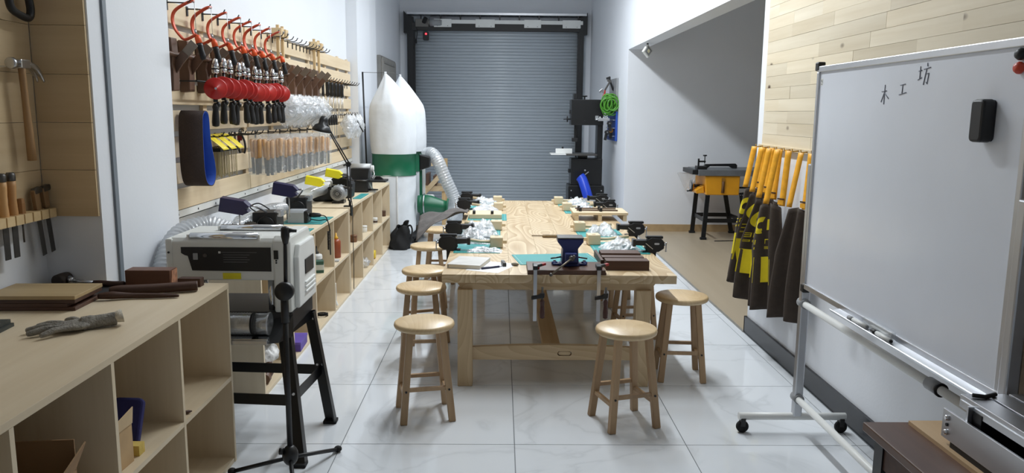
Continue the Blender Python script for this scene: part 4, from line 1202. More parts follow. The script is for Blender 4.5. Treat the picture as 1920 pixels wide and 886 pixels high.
MB().prism([(-0.06, 0), (0.06, 0), (0.06, 0.075), (0.045, 0.092), (-0.045, 0.092), (-0.06, 0.075)], -0.065, 0.05, Matrix(((0, 0, 1, 0), (1, 0, 0, 0), (0, 1, 0, 0), (0, 0, 0, 1)))).build('case', M('supply_grey', (164, 168, 172), 0.45), ps, bevel=0.003)
fb = MB().box(0.05, 0.075, -0.058, 0.058, 0.002, 0.085).build('socket_panel', m_black, ps, bevel=0.004)
for zz in (0.025, 0.055):
    MB().cyl((0.075, -0.02, zz), (0.079, -0.02, zz), 0.010, n=12).build('socket', m_gray, fb)
cord = thing('plug_lead', 'black plug and coiled cord hanging off the shelf edge', 'cable', (-1.365, 5.55, SZ + 0.003))
MB().tube([(0.002, -0.02, 0.055), (0.03, -0.02, 0.055), (0.075, -0.02, 0.055), (0.085, -0.02, 0.054)], [0.014, 0.018, 0.014, 0.006], 10).build('plug', m_black, cord)
coil = [(0.136 + 0.010 * math.cos(a * 0.9), -0.02 + 0.010 * math.sin(a * 0.9), -0.06 - 0.0016 * a) for a in range(84)]
MB().tube(smooth_path([(0.08, -0.02, 0.054), (0.115, -0.02, 0.045), (0.134, -0.02, 0.0), (0.146, -0.02, -0.058)], 5) + coil + smooth_path([(0.142, -0.02, -0.20), (0.14, 0.0, -0.235), (0.138, 0.012, -0.20), (0.137, 0.012, -0.08), (0.12, 0.01, 0.012), (0.06, 0.01, 0.012), (0.004, 0.0, 0.022)], 5), 0.0036, 6).build('wire', m_rubber, cord)
c2 = thing('plug_lead', 'black plug with cord dangling past the near end of the shelf', 'cable', (-1.36, 4.93, SZ))
MB().tube([(-0.05, 0, 0.012), (0, 0, 0.012), (0.03, 0, 0.012)], [0.010, 0.012, 0.005], 10).build('plug', m_black, c2)
MB().tube(smooth_path([(0.03, 0, 0.012), (0.08, 0, 0.012), (0.118, 0, 0.0), (0.13, 0, -0.06), (0.135, 0.01, -0.11)], 5), 0.0035, 6).build('wire', m_rubber, c2)
# grinders with yellow hoods
gr = thing('bench_grinder', 'bench grinder with grey finned motor and yellow hood', 'grinder', (-1.40, 6.66, SZ2))
T = axT((0, 0, 0.085), 'Y')
mt_ = MB().lathe([(0.004, 0.0), (0.055, 0.0), (0.063, 0.012), (0.066, 0.03), (0.066, 0.14), (0.05, 0.15)], 28, T).build('motor', M('motor_grey', (150, 152, 154), 0.45, 0.2), gr)
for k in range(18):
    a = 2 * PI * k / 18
    MB().cbox((0.028 * math.cos(a), -0.001, 0.085 + 0.028 * math.sin(a)), (0.026, 0.003, 0.004), (0, -a, 0)).build('vent_slot_shade', m_black, mt_)  # black bars on the motor face, painted shade of its vent openings
MB().cyl((0, 0.0, 0.085), (0, -0.003, 0.085), 0.006, n=10).build('centre_screw', m_dsteel, mt_)
for k in range(8):
    a = PI * (0.1 + 0.8 * k / 7)
    MB().cbox((0.068 * math.cos(a), 0.085, 0.085 + 0.068 * math.sin(a)), (0.008, 0.10, 0.003), (0, -a, 0)).build('fin', M('motor_grey', (150, 152, 154), 0.45, 0.2), mt_)
MB().box(-0.05, 0.05, 0.02, 0.13, 0.0, 0.024).build('motor_foot', m_blackm, gr)
MB().box(-0.25, -0.04, 0.14, 0.34, 0.0, 0.13).build('belt_housing', m_black, gr, bevel=0.02)
MB().beam((-0.1, 0.2, 0.14), (0.09, 0.05, 0.13), 0.03, 0.02).build('tool_rest', m_dsteel, gr, bevel=0.003)
MB().box(0.03, 0.12, 0.05, 0.07, 0.125, 0.135).build('rest_plate', m_dsteel, gr)
hood(MB(), (-0.16, -0.10, 0.20), 0.16, 0.07, 0.07, (0.05, 0.2, 0.12)).build('hood', m_yhood, gr, bevel=0.004)
MB().tube(smooth_path([(-0.09, -0.07, 0.20), (-0.06, 0.05, 0.19), (-0.10, 0.2, 0.12)], 5), 0.010, 8).build('hood_arm', m_white, gr)
MB().tube(smooth_path([(-0.24, 0.16, 0.03), (-0.28, 0.0, 0.01), (-0.2, -0.16, 0.006), (-0.16, -0.24, 0.006)], 6), 0.0045, 6).build('cable', m_rubber, gr)
g2_ = thing('bench_polisher', 'black belt polisher arm with a yellow hood beside the grey motor', 'grinder', (-1.50, 7.06, SZ2))
MB().prism([(-0.05, 0.0), (0.14, 0.0), (0.15, 0.13), (0.11, 0.19), (0.0, 0.22), (-0.05, 0.16)], 0.0, 0.16, Matrix.Rotation(PI / 2, 4, 'X') @ Matrix.Translation((0, 0, -0.18))).build('body', m_black, g2_, bevel=0.015)
hood(MB(), (0.02, -0.12, 0.235), 0.15, 0.07, 0.07, (0.05, 0.18, 0.1)).build('hood', m_yhood, g2_, bevel=0.004)
MB().tube(smooth_path([(0.08, -0.10, 0.23), (0.11, -0.02, 0.22), (0.1, 0.06, 0.20)], 5), 0.009, 8).build('hood_arm', m_dsteel, g2_)
MB().beam((0.06, 0.0, 0.19), (0.17, 0.0, 0.165), 0.012, 0.008).build('lever', m_dsteel, g2_)
# belt sander at the end of the shelf
bs = thing('belt_sander', 'black benchtop belt and spindle sander with pale drum', 'sander', (-1.40, 7.62, SZ2))
MB().box(-0.11, 0.10, 0.0, 0.28, 0, 0.13).build('base', m_black, bs, bevel=0.012)
MB().prism([(-0.09, 0.12), (0.095, 0.12), (0.11, 0.235), (-0.07, 0.235)], 0, 0.14, Matrix.Translation((0, 0.16, 0)) @ Matrix.Rotation(PI / 2, 4, 'X')).build('belt_housing', m_black, bs, bevel=0.008)
MB().cyl((-0.09, 0.14, 0.225), (0.11, 0.14, 0.225), 0.048, n=22).build('drum', M('pale_drum', (176, 178, 178), 0.5, 0.3), bs)
for xx in (0.112, 0.126):
    MB().lathe([(0.004, 0), (0.03, 0), (0.034, 0.006), (0.03, 0.012), (0.004, 0.012)], 18, axT((xx, 0.14, 0.225), 'X')).build('drum_cap', m_white, bs)
MB().tube(smooth_path([(0.14, 0.1, 0.20), (0.15, 0.08, 0.17), (0.13, 0.06, 0.13)], 4), 0.007, 8).build('tension_lever', m_chrome, bs)
MB().box(0.06, 0.27, 0.02, 0.22, 0.098, 0.118).build('work_table', m_black, bs, bevel=0.004)
MB().prism([(0.14, 0.118), (0.24, 0.118), (0.20, 0.15), (0.16, 0.15)], 0, 0.03, Matrix.Translation((0, 0.14, 0)) @ Matrix.Rotation(PI / 2, 4, 'X')).build('mitre_guide', m_black, bs)
MB().beam((0.15, 0.05, 0.002), (0.10, 0.05, 0.10), 0.02, 0.014).box(0.10, 0.165, 0.03, 0.07, 0.0, 0.012).build('table_support', m_alu, bs)
MB().box(0.16, 0.19, 0.02, 0.06, 0.02, 0.03).cyl((0.10, 0.04, 0.025), (0.165, 0.04, 0.025), 0.008).build('clamp_knob', m_black, bs)
MB().tube([(-0.01, -0.01, 0.12), (0.09, -0.015, 0.115)], 0.006, 8).build('rest_bar', m_dsteel, bs)
# desk lamp
dl = thing('desk_lamp', 'black swing arm desk lamp clamped to the shelf edge', 'lamp', (-1.253, 6.46, 0.7355))
MB().box(-0.05, 0.012, -0.02, 0.02, 0.0005, 0.010).box(0.004, 0.014, -0.02, 0.02, -0.075, 0.008).build('clamp', m_blackm, dl)
MB().cyl((-0.03, 0, -0.085), (-0.03, 0, -0.028), 0.006, n=10).box(-0.05, 0.013, -0.012, 0.012, -0.07, -0.055).build('clamp_screw', m_blackm, dl)
MB().cyl((0.0, 0, 0.008), (0.0, 0, 0.06), 0.011, n=12).build('socket', m_blackm, dl)
for e in (-0.011, 0.011):
    MB().cyl((e - 0.002, 0, 0.05), (e - 0.006, 0, 0.35), 0.0058, n=8).build('arm', m_blackm, dl)
    MB().cyl((e - 0.006, 0, 0.352), (e * 0.6 - 0.172, 0, 0.655), 0.0058, n=8).build('arm', m_blackm, dl)
MB().cyl((-0.006, -0.012, 0.352), (-0.006, 0.012, 0.352), 0.022, n=14).build('elbow', m_blackm, dl)
MB().cyl((-0.02, -0.015, 0.352), (-0.045, -0.015, 0.34), 0.006, n=8).build('elbow_knob', m_blackm, dl)
MB().cyl((-0.174, -0.012, 0.66), (-0.174, 0.012, 0.66), 0.016, n=12).build('head_joint', m_blackm, dl)
Th = Matrix.Translation((-0.222, 0, 0.615)) @ Matrix.Rotation(0.22, 4, 'Y')
MB().lathe([(0.078, 0.0), (0.076, 0.022), (0.06, 0.052), (0.036, 0.066), (0.034, 0.10), (0.026, 0.125), (0.012, 0.132)], 26, Th).build('shade', m_blackm, dl)
MB().lathe([(0.079, -0.003), (0.079, 0.003), (0.072, 0.003), (0.072, -0.003)], 26, Th).build('shade_rim', m_white, dl)
MB().tube(smooth_path([(0.014, 0, 0.05), (0.02, 0, -0.02), (0.016, 0.005, -0.2), (0.02, 0.0, -0.45), (0.016, 0, -0.70)], 5), 0.003, 6).build('cable', m_rubber, dl)

# ================================================================== LONG WORKBENCH
tb = thing('workbench', 'long pine workbench with thick planked top and square legs', 'table', (0.32, 4.15, 0))
TZ = 0.65
x0 = -0.317 - 0.32
wp = 1.282 / 7
for k in range(7):
    MB().box(-wp / 2 + 0.0003, wp / 2 - 0.0003, -1.815, 1.815, 0, 0.046).build('plank', m_pine, tb, (x0 + wp * (k + 0.5), 1.815, TZ - 0.046), bevel=0.0008)
def trap(y0, y1, zt, zb, xa, xb, c, nm):
    MB().prism([(xa + c, zb), (xb - c, zb), (xb, zt - 0.012), (xb, zt), (xa, zt), (xa, zt - 0.012)], -y1, -y0, Matrix.Rotation(PI / 2, 4, 'X')).build(nm, m_pinex, tb)
trap(0.07, 0.115, 0.604, 0.552, -0.56, 0.545, 0.03, 'end_rail')
trap(3.50, 3.545, 0.604, 0.552, -0.56, 0.545, 0.03, 'end_rail')
for xx in (-0.53, 0.485):
    MB().box(xx, xx + 0.03, 0.12, 3.5, 0.53, 0.604).build('side_rail', WOOD('pine_side', (216, 190, 148), (180, 146, 102), 'Y', 26), tb)
for yy in (0.045, 3.44):
    for xx in (-0.555, 0.435):
        MB().box(xx, xx + 0.083, yy, yy + 0.083, 0.0, 0.556).build('leg', m_pinez, tb, bevel=0.003)
for yy in (0.065, 3.46):
    pts = [(-0.472, 0.15), (0.435, 0.15), (0.435, 0.222), (0.2, 0.232), (-0.02, 0.236), (-0.25, 0.232), (-0.472, 0.222)]
    # board with a real oval hand hole, split along the hole's middle line
    cx, cz, hw_, hr = 0.045, 0.187, 0.026, 0.014
    top = [(cx - hw_ + hr * math.cos(PI - PI / 2 * a / 6), cz + hr * math.sin(PI - PI / 2 * a / 6)) for a in range(7)] + [(cx + hw_ + hr * math.cos(PI / 2 - PI / 2 * a / 6), cz + hr * math.sin(PI / 2 - PI / 2 * a / 6)) for a in range(7)]
    bot = [(x, 2 * cz - z) for x, z in top[1:-1]]
    outer = [(-0.472, cz), (-0.472, 0.15), (0.435, 0.15), (0.435, cz)] + pts[2:]
    P2 = outer + top + bot
    nO, nT, n2 = len(outer), len(top), len(P2)
    iO, iT, iB = list(range(nO)), list(range(nO, nO + nT)), list(range(nO + nT, n2))
    lowf = [0, 1, 2, 3, iT[-1]] + iB[::-1] + [iT[0]]
    upf = [3] + iO[4:] + [0] + iT
    upf = [3] + iO[4:] + [0] + iT
    vs_ = [(x, yy, z) for x, z in P2] + [(x, yy + 0.035, z) for x, z in P2]
    fs_ = [tuple(lowf), tuple(upf), tuple(k + n2 for k in lowf[::-1]), tuple(k + n2 for k in upf[::-1])]
    for ring_ in (iO, iT + iB[::-1]):
        for a in range(len(ring_)):
            p, q = ring_[a], ring_[(a + 1) % len(ring_)]
            fs_.append((p, q, q + n2, p + n2))
    s_ = MB().add(vs_, fs_).build('stretcher', m_pinex, tb)
    inl = [(cx + (x - cx) * 0.86, cz + (z - cz) * 0.74) for x, z in top + bot[::-1]]
    MB().prism(inl, -yy - 0.032, -yy - 0.006, Matrix.Rotation(PI / 2, 4, 'X')).build('grip_inlay', m_pinex, s_)
MB().box(-0.07, 0.03, 0.1, 3.46, 0.16, 0.20).build('long_stretcher', WOOD('pine_side', (216, 190, 148), (180, 146, 102), 'Y', 26), tb)
for yy in (1.2, 2.4):
    MB().box(-0.53, 0.5, yy, yy + 0.06, 0.555, 0.604).build('cross_rail', m_pinex, tb)

# ------------------------------------------------------------------ stools
def stool():
    t = thing('stool', '', 'stool')
    MB().lathe([(0.004, 0.456), (0.140, 0.456), (0.149, 0.462), (0.152, 0.472), (0.149, 0.483), (0.143, 0.488), (0.004, 0.488)], 48).build('seat', m_stool, t)
    for sx in (-1, 1):
        for sy in (-1, 1):
            lg = MB().beam((sx * 0.121, sy * 0.121, 0.0), (sx * 0.080, sy * 0.080, 0.458), 0.034, 0.030, (0, 1, 0)).build('leg', m_stoolz, t, bevel=0.003)
            for zz, e in ((0.165, 0), (0.125, 1)):
                f_ = zz / 0.458
                px, py = sx * (0.121 - 0.041 * f_), sy * (0.121 - 0.041 * f_)
                if not e:
                    MB().cyl((px, py + sy * 0.014, zz), (px, py + sy * 0.0185, zz), 0.0055, n=8).build('peg', m_black, lg)
    for (zz, al) in ((0.165, 'y'), (0.21, 'y'), (0.125, 'x'), (0.125, 'x')):
        pass
    for s in (-1, 1):
        q = 0.121 - 0.041 * 0.17 / 0.458
        MB().beam((-q + 0.012, s * q, 0.17), (q - 0.012, s * q, 0.17), 0.018, 0.018).build('stretcher', m_stoolz, t)
        q2 = 0.121 - 0.041 * 0.13 / 0.458
        MB().beam((s * q2, -q2 + 0.012, 0.13), (s * q2, q2 - 0.012, 0.13), 0.018, 0.018).build('stretcher', m_stoolz, t)
    return t
st0 = stool()
stools = [(-0.378, 3.79, 0.22, 'round pine stool standing alone before the bench corner with the notebook'),
          (-0.475, 4.60, 0.1, 'round pine stool beside the bench edge level with the notebook'),
          (-0.505, 5.11, 0.35, 'round pine stool beside the nearest black vise on the notebook side'),
          (-0.56, 6.07, 0.1, 'round pine stool in front of the green dust port'),
          (-0.545, 6.95, 0.0, 'round pine stool by the grey cloth at the far bench edge'),
          (0.622, 3.70, 0.30, 'round pine stool in front of the dark wooden bars'),
          (1.055, 4.395, -0.06, 'round pine stool beside the bench corner next to the vinyl floor'),
          (0.93, 5.25, 0.1, 'round pine stool tucked under the bench behind the corner stool'),
          (0.97, 6.15, 0.2, 'round pine stool tucked under the bench below the slotted wooden stand')]
for i, (x, y, r, lab) in enumerate(stools):
    if i == 0:
        st0.location, st0.rotation_euler = (x, y, 0), (0, 0, r)
        st0['label'] = lab
    else:
        copy_tree(st0, (x, y, 0), r, lab)

# ------------------------------------------------------------------ things on the bench
Z0 = TZ
mats = [(0.598, 0.945, 4.80, 5.25, 'teal cutting mat beside the dark wooden bars'), (0.56, 0.885, 5.40, 5.85, 'teal cutting mat between the slotted stand and the mat by the dark bars'),
        (0.57, 0.89, 6.78, 7.17, 'teal cutting mat just past the slotted wooden stand'), (0.55, 0.87, 7.30, 7.62, 'teal cutting mat at the far end opposite the band saw'),
        (-0.295, 0.0, 4.80, 5.25, 'teal cutting mat behind the notebook'), (-0.30, 0.0, 5.44, 5.88, 'teal cutting mat under two large clear bags'),
        (-0.27, 0.05, 6.30, 6.70, 'teal cutting mat under the clamped pale board'), (-0.28, 0.02, 6.98, 7.4, 'teal cutting mat at the far end on the dust collector side')]
for (a, b_, c, d, lab) in mats:
    mat('cutting_mat', lab, a, b_, c, d, Z0, 0.0)
mat('cutting_mat', 'large teal cutting mat behind the blue vise', 0.09, 0.575, 4.46, 4.785, Z0, 0.145)
Z1 = Z0 + 0.0032
# small black table vises gripping mallet handles
def edge_vise():
    """local: +x points off the table; origin on the table edge at the top surface"""
    t = thing('table_vise', '', 'vise')
    T = Matrix.Rotation(PI / 2, 4, 'X')
    octo = [(-0.052, 0.028), (-0.03, 0.006), (0.045, 0.006), (0.082, 0.03), (0.086, 0.075), (0.062, 0.102), (-0.005, 0.108), (-0.04, 0.09)]
    bd_ = MB().prism(octo, -0.03, 0.03, T).build('body', m_black, t, bevel=0.006)
    MB().prism(rrect(0.036, 0.014, 0.006, 3), 0.030, 0.0315, Matrix.Translation((0.03, 0, 0.065)) @ T).build('slot', m_alu, bd_)
    MB().prism([(-0.12, 0.055), (-0.04, 0.05), (-0.04, 0.09), (-0.12, 0.09)], -0.035, 0.035, T).build('jaw', m_black, t, bevel=0.004)
    MB().box(-0.14, -0.118, -0.035, 0.035, 0.045, 0.095).build('moving_jaw', m_blackm, t, bevel=0.003)
    MB().box(-0.045, 0.075, -0.022, 0.022, 0.100, 0.118).build('anvil', m_blackm, t, bevel=0.004)
    MB().box(-0.07, 0.03, -0.03, 0.03, 0.0005, 0.012).build('base_plate', m_black, t, bevel=0.002)
    MB().box(0.004, 0.028, -0.025, 0.025, -0.10, 0.01).build('clamp_back', m_black, t, bevel=0.003)
    MB().box(-0.05, 0.028, -0.02, 0.02, -0.11, -0.095).cyl((-0.03, 0, -0.13), (-0.03, 0, -0.0518), 0.008, n=10).build('clamp_screw', m_blackm, t)
    MB().cyl((0.08, 0, 0.055), (0.105, 0, 0.055), 0.008, n=10).build('screw', m_steel, t)
    MB().cyl((0.102, 0, 0.01), (0.102, 0, 0.065), 0.004, n=8).ball((0.102, 0, 0.01), 0.007, 8, 6).ball((0.102, 0, 0.066), 0.007, 8, 6).build('handle_bar', m_alu, t)
    MB().beam((-0.05, -0.034, 0.07), (0.0, -0.04, 0.03), 0.012, 0.004).build('lock_lever', m_alu, t)
    return t
v0 = edge_vise()
vises = [(0.965, 4.88, 0, 'black table vise on the bench edge beside the dark wooden bars'), (0.965, 5.56, 0, 'black table vise on the bench edge before the slotted stand'),
         (0.965, 6.98, 0, 'black table vise on the bench edge past the slotted stand'), (0.965, 7.50, 0, 'black table vise on the bench edge in front of the band saw'),
         (-0.317, 4.90, PI, 'black table vise on the bench edge behind the notebook'), (-0.317, 5.52, PI, 'black table vise on the bench edge beside two large clear bags'),
         (-0.317, 7.02, PI, 'black table vise on the bench edge past the grey cloth'), (-0.317, 7.60, PI, 'black table vise on the far bench edge by the dust hose')]
v0.scale = (0.9, 0.9, 0.9)
for i, (x, y, r, lab) in enumerate(vises):
    if i == 0:
        v0.location = (x, y, Z0)
        v0['label'] = lab
    else:
        copy_tree(v0, (x, y, Z0), r, lab)
m_mal = WOOD('mallet_wood', (218, 202, 172), (196, 176, 140), 'X', 26)
def mallet():
    """local: handle along +x"""
    t = thing('wooden_mallet', '', 'mallet')
    MB().box(-0.042, 0.042, -0.05, 0.05, 0.0, 0.068).build('head', m_mal, t, bevel=0.005)
    MB().box(-0.068, -0.04, -0.012, 0.012, 0.022, 0.044).build('tenon', m_mal, t, bevel=0.003)
    MB().box(-0.012, 0.012, -0.03, -0.012, 0.068, 0.0686).build('wedge_mark', M('mark_brown', (150, 116, 80), 0.7), t)
    MB().tube([(0.04, 0, 0.034), (0.10, 0, 0.034), (0.24, 0, 0.052)], [0.011, 0.0095, 0.0115], 12).build('handle', m_mal, t)
    return t
m0 = mallet()
mals = [(0.625, 5.17, 0.05, 'pale wooden mallet nearest the dark wooden bars'), (0.59, 5.76, 0, 'pale wooden mallet before the slotted stand'),
        (0.60, 7.00, 0, 'pale wooden mallet past the slotted stand'), (0.56, 7.50, 0, 'pale wooden mallet at the far end opposite the band saw'),
        (-0.025, 5.03, PI, 'pale wooden mallet behind the notebook'), (-0.03, 5.80, PI, 'pale wooden mallet behind two large clear bags'),
        (-0.02, 6.98, PI, 'pale wooden mallet past the clamped pale board'), (-0.03, 7.52, PI, 'pale wooden mallet at the far end on the dust hose side')]
for i, (x, y, r, lab) in enumerate(mals):
    if i == 0:
        m0.location, m0.rotation_euler = (x, y, Z1), (0, 0, r)
        m0['label'] = lab
    else:
        copy_tree(m0, (x, y, Z1), r, lab)
# clear bags of parts lying on the mats
m_parts = M('foil_parts', (176, 182, 188), 0.3, 0.6, var=0.4, scale=50)
def flat_bag(seed, a, b_, h, lab, loc, rz):
    rr = random.Random(seed)
    a, b_, h = a * 1.1, b_ * 1.05, h * 1.3
    t = thing('parts_bag', lab, 'plastic bag', loc, (0, 0, rz))
    ph = [rr.uniform(0, 6) for _ in range(6)]
    def top(u, v):
        x, y = (u - 0.5) * 2, (v - 0.5) * 2
        e = max(0, 1 - abs(x) ** 3) * max(0, 1 - abs(y) ** 3)
        z = h * e * (0.72 + 0.2 * math.sin(6 * x + ph[0] + 3 * y) + 0.18 * math.sin(9 * y + ph[1] - 5 * x) + 0.12 * rr.uniform(-1, 1))
        return (x * a * (1 + 0.04 * math.sin(8 * y + ph[2])), y * b_ * (1 + 0.05 * math.sin(7 * x + ph[3])), max(0.001, z))
    MB().grid(top, 26, 18).build('film', m_bagfilm, t)
    mb = MB()
    for k in range(5):
        o = MB().cbox((rr.uniform(-0.6, 0.6) * a, rr.uniform(-0.5, 0.5) * b_, h * 0.28), (a * rr.uniform(0.5, 0.9), b_ * rr.uniform(0.2, 0.4), h * 0.4), (0, 0, rr.uniform(-0.5, 0.5))).build('packed_part', m_parts, t, bevel=0.003)
    return t
bags = [(1, 0.115, 0.085, 0.055, 'clear bag of metal parts on the mat beside the dark wooden bars', (0.775, 4.985, Z1), 0.1),
        (2, 0.10, 0.085, 0.065, 'clear bag of metal parts on the mat before the slotted stand', (0.735, 5.58, Z1), -0.1),
        (3, 0.095, 0.075, 0.06, 'clear bag of metal parts past the slotted stand', (0.745, 6.9, Z1), 0.0),
        (4, 0.10, 0.075, 0.055, 'clear bag of metal parts at the far end before the band saw', (0.735, 7.42, Z1), 0.1),
        (5, 0.135, 0.10, 0.075, 'large clear bag of parts behind the mallet by the notebook', (-0.155, 5.22, Z1), -0.06),
        (6, 0.115, 0.10, 0.075, 'large clear bag of parts on the mat before the clamped board', (-0.15, 5.62, Z1), 0.1),
        (7, 0.10, 0.05, 0.022, 'thin silvery packet lying on the mat behind the notebook', (-0.10, 4.86, Z1), -0.05),
        (8, 0.115, 0.08, 0.05, 'clear bag of parts past the clamped pale board', (-0.14, 6.86, Z1), 0.05),
        (9, 0.115, 0.08, 0.06, 'clear bag of parts at the far end on the dust hose side', (-0.16, 7.36, Z1), 0.0)]
for bg in bags:
    flat_bag(*bg)
# large blue vise on its board
vb = thing('vise_board', 'dark brown double board clamped under the blue vise', 'board', (0.365, 4.285, Z0))
for k in range(2):
    MB().box(-0.215, 0.215 - 0.004 * k, -0.128, 0.125, 0.013 * k, 0.013 * k + 0.0128).build('board', M('brown_laminate', (84, 58, 44), 0.35, var=0.15), vb, bevel=0.001)
VZ = Z0 + 0.0265
m_vblue = M('vise_blue', (38, 48, 104), 0.38, var=0.1)
bv = thing('bench_vise', 'heavy blue bench vise bolted on the dark brown board', 'vise', (0.39, 4.31, VZ))
MB().prism(rrect(0.115, 0.10, 0.03), 0, 0.016).box(-0.095, 0.095, -0.022, 0.022, 0, 0.012).build('base', m_vblue, bv, bevel=0.004)
for s in (-1, 1):
    MB().lathe([(0.016, 0.0), (0.018, 0.002), (0.017, 0.014), (0.012, 0.018)], 14, Matrix.Translation((s * 0.084, 0, 0.002))).build('lug', m_vblue, bv)
    MB().cyl((s * 0.084, 0, 0.016), (s * 0.084, 0, 0.026), 0.008, n=6).build('bolt', m_blackm, bv)
MB().prism([(-0.048, 0.014), (0.048, 0.014), (0.044, 0.075), (0.042, 0.10), (0.072, 0.138), (0.072, 0.156), (-0.072, 0.156), (-0.072, 0.138), (-0.042, 0.10), (-0.044, 0.075)], -0.05, 0.055, Matrix.Rotation(PI / 2, 4, 'X')).build('body', m_vblue, bv, bevel=0.006)
MB().prism([(-0.032, 0.03), (0.034, 0.03), (0.034, 0.082), (-0.032, 0.082)], 0.055, 0.10, Matrix.Rotation(PI / 2, 4, 'X')).build('slide', m_vblue, bv, bevel=0.006)
MB().box(-0.0725, 0.0725, -0.062, 0.056, 0.156, 0.164).build('jaw_plate', m_dsteel, bv, bevel=0.002)
MB().lathe([(0.004, 0), (0.016, 0), (0.016, 0.02), (0.012, 0.03), (0.004, 0.03)], 14, axT((0.002, -0.10, 0.058), '-Y')).build('screw_head', m_dsteel, bv)
hb = MB().cyl((-0.115, -0.180, -0.02), (0.014, -0.118, 0.068), 0.0055, n=10).build('handle_bar', M('worn_steel', (120, 112, 100), 0.4, 0.8), bv)
for p in ((-0.115, -0.180, -0.02), (0.014, -0.118, 0.068)):
    MB().ball(p, 0.010, 10, 8).build('bar_end', m_dsteel, hb)
for s, L in ((-1, 0.105), (1, 0.10)):
    MB().cyl((s * 0.044, 0.02, 0.042), (s * L, 0.0, 0.036), 0.0045, n=8).build('swivel_lever', m_dsteel, bv)
def f_clamp(x, lab, rz):
    t = thing('bar_clamp', lab, 'clamp', (x, 4.10, 0), (0, 0, rz))
    MB().box(-0.010, 0.010, 0.018, 0.026, 0.40, 0.705).build('bar', m_steel, t, bevel=0.001)
    MB().box(-0.013, 0.013, 0.012, 0.10, 0.684, 0.708).build('fixed_jaw', m_blackm, t, bevel=0.004)
    MB().beam((0.0, 0.04, 0.70), (0.035, 0.07, 0.704), 0.02, 0.016).build('jaw_cap', m_blackm, t, bevel=0.004)
    MB().beam((0.034, 0.069, 0.703), (0.056, 0.088, 0.705), 0.019, 0.014).build('jaw_tip', M('red_pad', (150, 34, 40), 0.5), t, bevel=0.003)
    MB().cyl((0.012, 0.085, 0.6775), (0.012, 0.085, 0.690), 0.014, n=14).build('red_pad', M('red_pad', (150, 34, 40), 0.5), t)
    MB().prism([(-0.02, 0.52), (0.05, 0.532), (0.052, 0.558), (0.03, 0.556), (0.016, 0.546), (-0.02, 0.54)], -0.03, -0.008, Matrix.Rotation(PI / 2, 4, 'X')).build('sliding_arm', m_blackm, t, bevel=0.003)
    MB().cyl((0.04, 0.02, 0.46), (0.04, 0.02, 0.59), 0.006, n=10).build('spindle', m_dsteel, t)
    MB().lathe([(0.006, 0.415), (0.013, 0.42), (0.0145, 0.45), (0.011, 0.485), (0.013, 0.51), (0.007, 0.522)], 10, Matrix.Translation((0.04, 0.02, 0)), smooth=False).build('handle', M('dark_red_wood', (66, 34, 28), 0.4), t)
f_clamp(0.19, 'bar clamp holding the vise board on the notebook side', 0.0)
f_clamp(0.535, 'bar clamp holding the vise board on the dark bars side', 0.0)
# three dark bars
for k, (ya, yb, xa, xb, h, lab) in enumerate(((4.285, 4.375, 0.595, 0.838, 0.056, 'thick dark wooden bar lying at the bench edge'), (4.43, 4.50, 0.592, 0.835, 0.05, 'dark wooden bar between two other dark bars'), (4.56, 4.68, 0.602, 0.838, 0.05, 'dark wooden bar nearest the teal mat and mallet'))):
    tag(MB().box(-(xb - xa) / 2, (xb - xa) / 2, -(yb - ya) / 2, (yb - ya) / 2, 0, h).build('wood_bar', m_walnut, None, ((xa + xb) / 2, (ya + yb) / 2, Z0), bevel=0.002), lab, 'wood bar')
tag(MB().box(-0.008, 0.008, -0.17, 0.17, 0, 0.042).build('wood_strip', m_walnut, None, (0.585, 4.55, Z0), bevel=0.001), 'dark wooden strip standing beside the three dark bars', 'wood strip')
# notebook, paper, pens
nb = thing('notebook', 'pale hardcover notebook on the bench corner', 'notebook', (-0.178, 4.43, Z0 + 0.0008), (0, 0, -0.22))
m_cov = M('notebook_cover', (196, 194, 190), 0.6)
MB().box(-0.095, 0.095, -0.13, 0.13, 0, 0.003).build('cover', m_cov, nb)
MB().box(-0.090, 0.093, -0.127, 0.127, 0.003, 0.020).build('pages', M('page_edges', (222, 214, 196), 0.8), nb)
MB().box(-0.095, 0.095, -0.13, 0.13, 0.020, 0.023).build('cover', m_cov, nb, bevel=0.001)
MB().box(-0.096, -0.093, -0.13, 0.13, 0.0, 0.023).build('spine', m_cov, nb)
tag(MB().box(-0.10, 0.10, -0.145, 0.145, 0, 0.0007).build('paper_sheet', M('white_paper', (236, 238, 242), 0.7, var=0.02), None, (-0.045, 4.365, Z0), (0, 0, -0.42)), 'loose white sheet under the notebook', 'paper')
pe = thing('pen', 'dark pen lying against the notebook', 'pen', (-0.045, 4.325, Z0 + 0.0065), (0, 0, 0.55))
MB().cyl((-0.07, 0, 0), (0.045, 0, 0), 0.0058, n=10).build('barrel', M('pen_navy', (50, 52, 78), 0.4), pe)
MB().cyl((0.045, 0, 0), (0.07, 0, 0), 0.005, 0.002, n=10).build('tip', m_steel, pe)
MB().box(-0.06, -0.02, -0.002, 0.002, 0.0055, 0.008).build('clip', m_steel, pe)
mk = thing('marker', 'short black marker with grey cap standing off the paper', 'marker', (0.022, 4.40, Z0), (0, 0, 0.12))
MB().prism(rrect(0.020, 0.022, 0.003, 2), -0.05, 0.03, Matrix.Translation((0, 0, 0.011)) @ Matrix.Rotation(PI / 2, 4, 'X')).build('body', M('marker_dark', (50, 48, 46), 0.5), mk)
MB().prism(rrect(0.018, 0.020, 0.003, 2), -0.075, -0.05, Matrix.Translation((0, 0, 0.011)) @ Matrix.Rotation(PI / 2, 4, 'X')).build('cap', m_gray, mk)
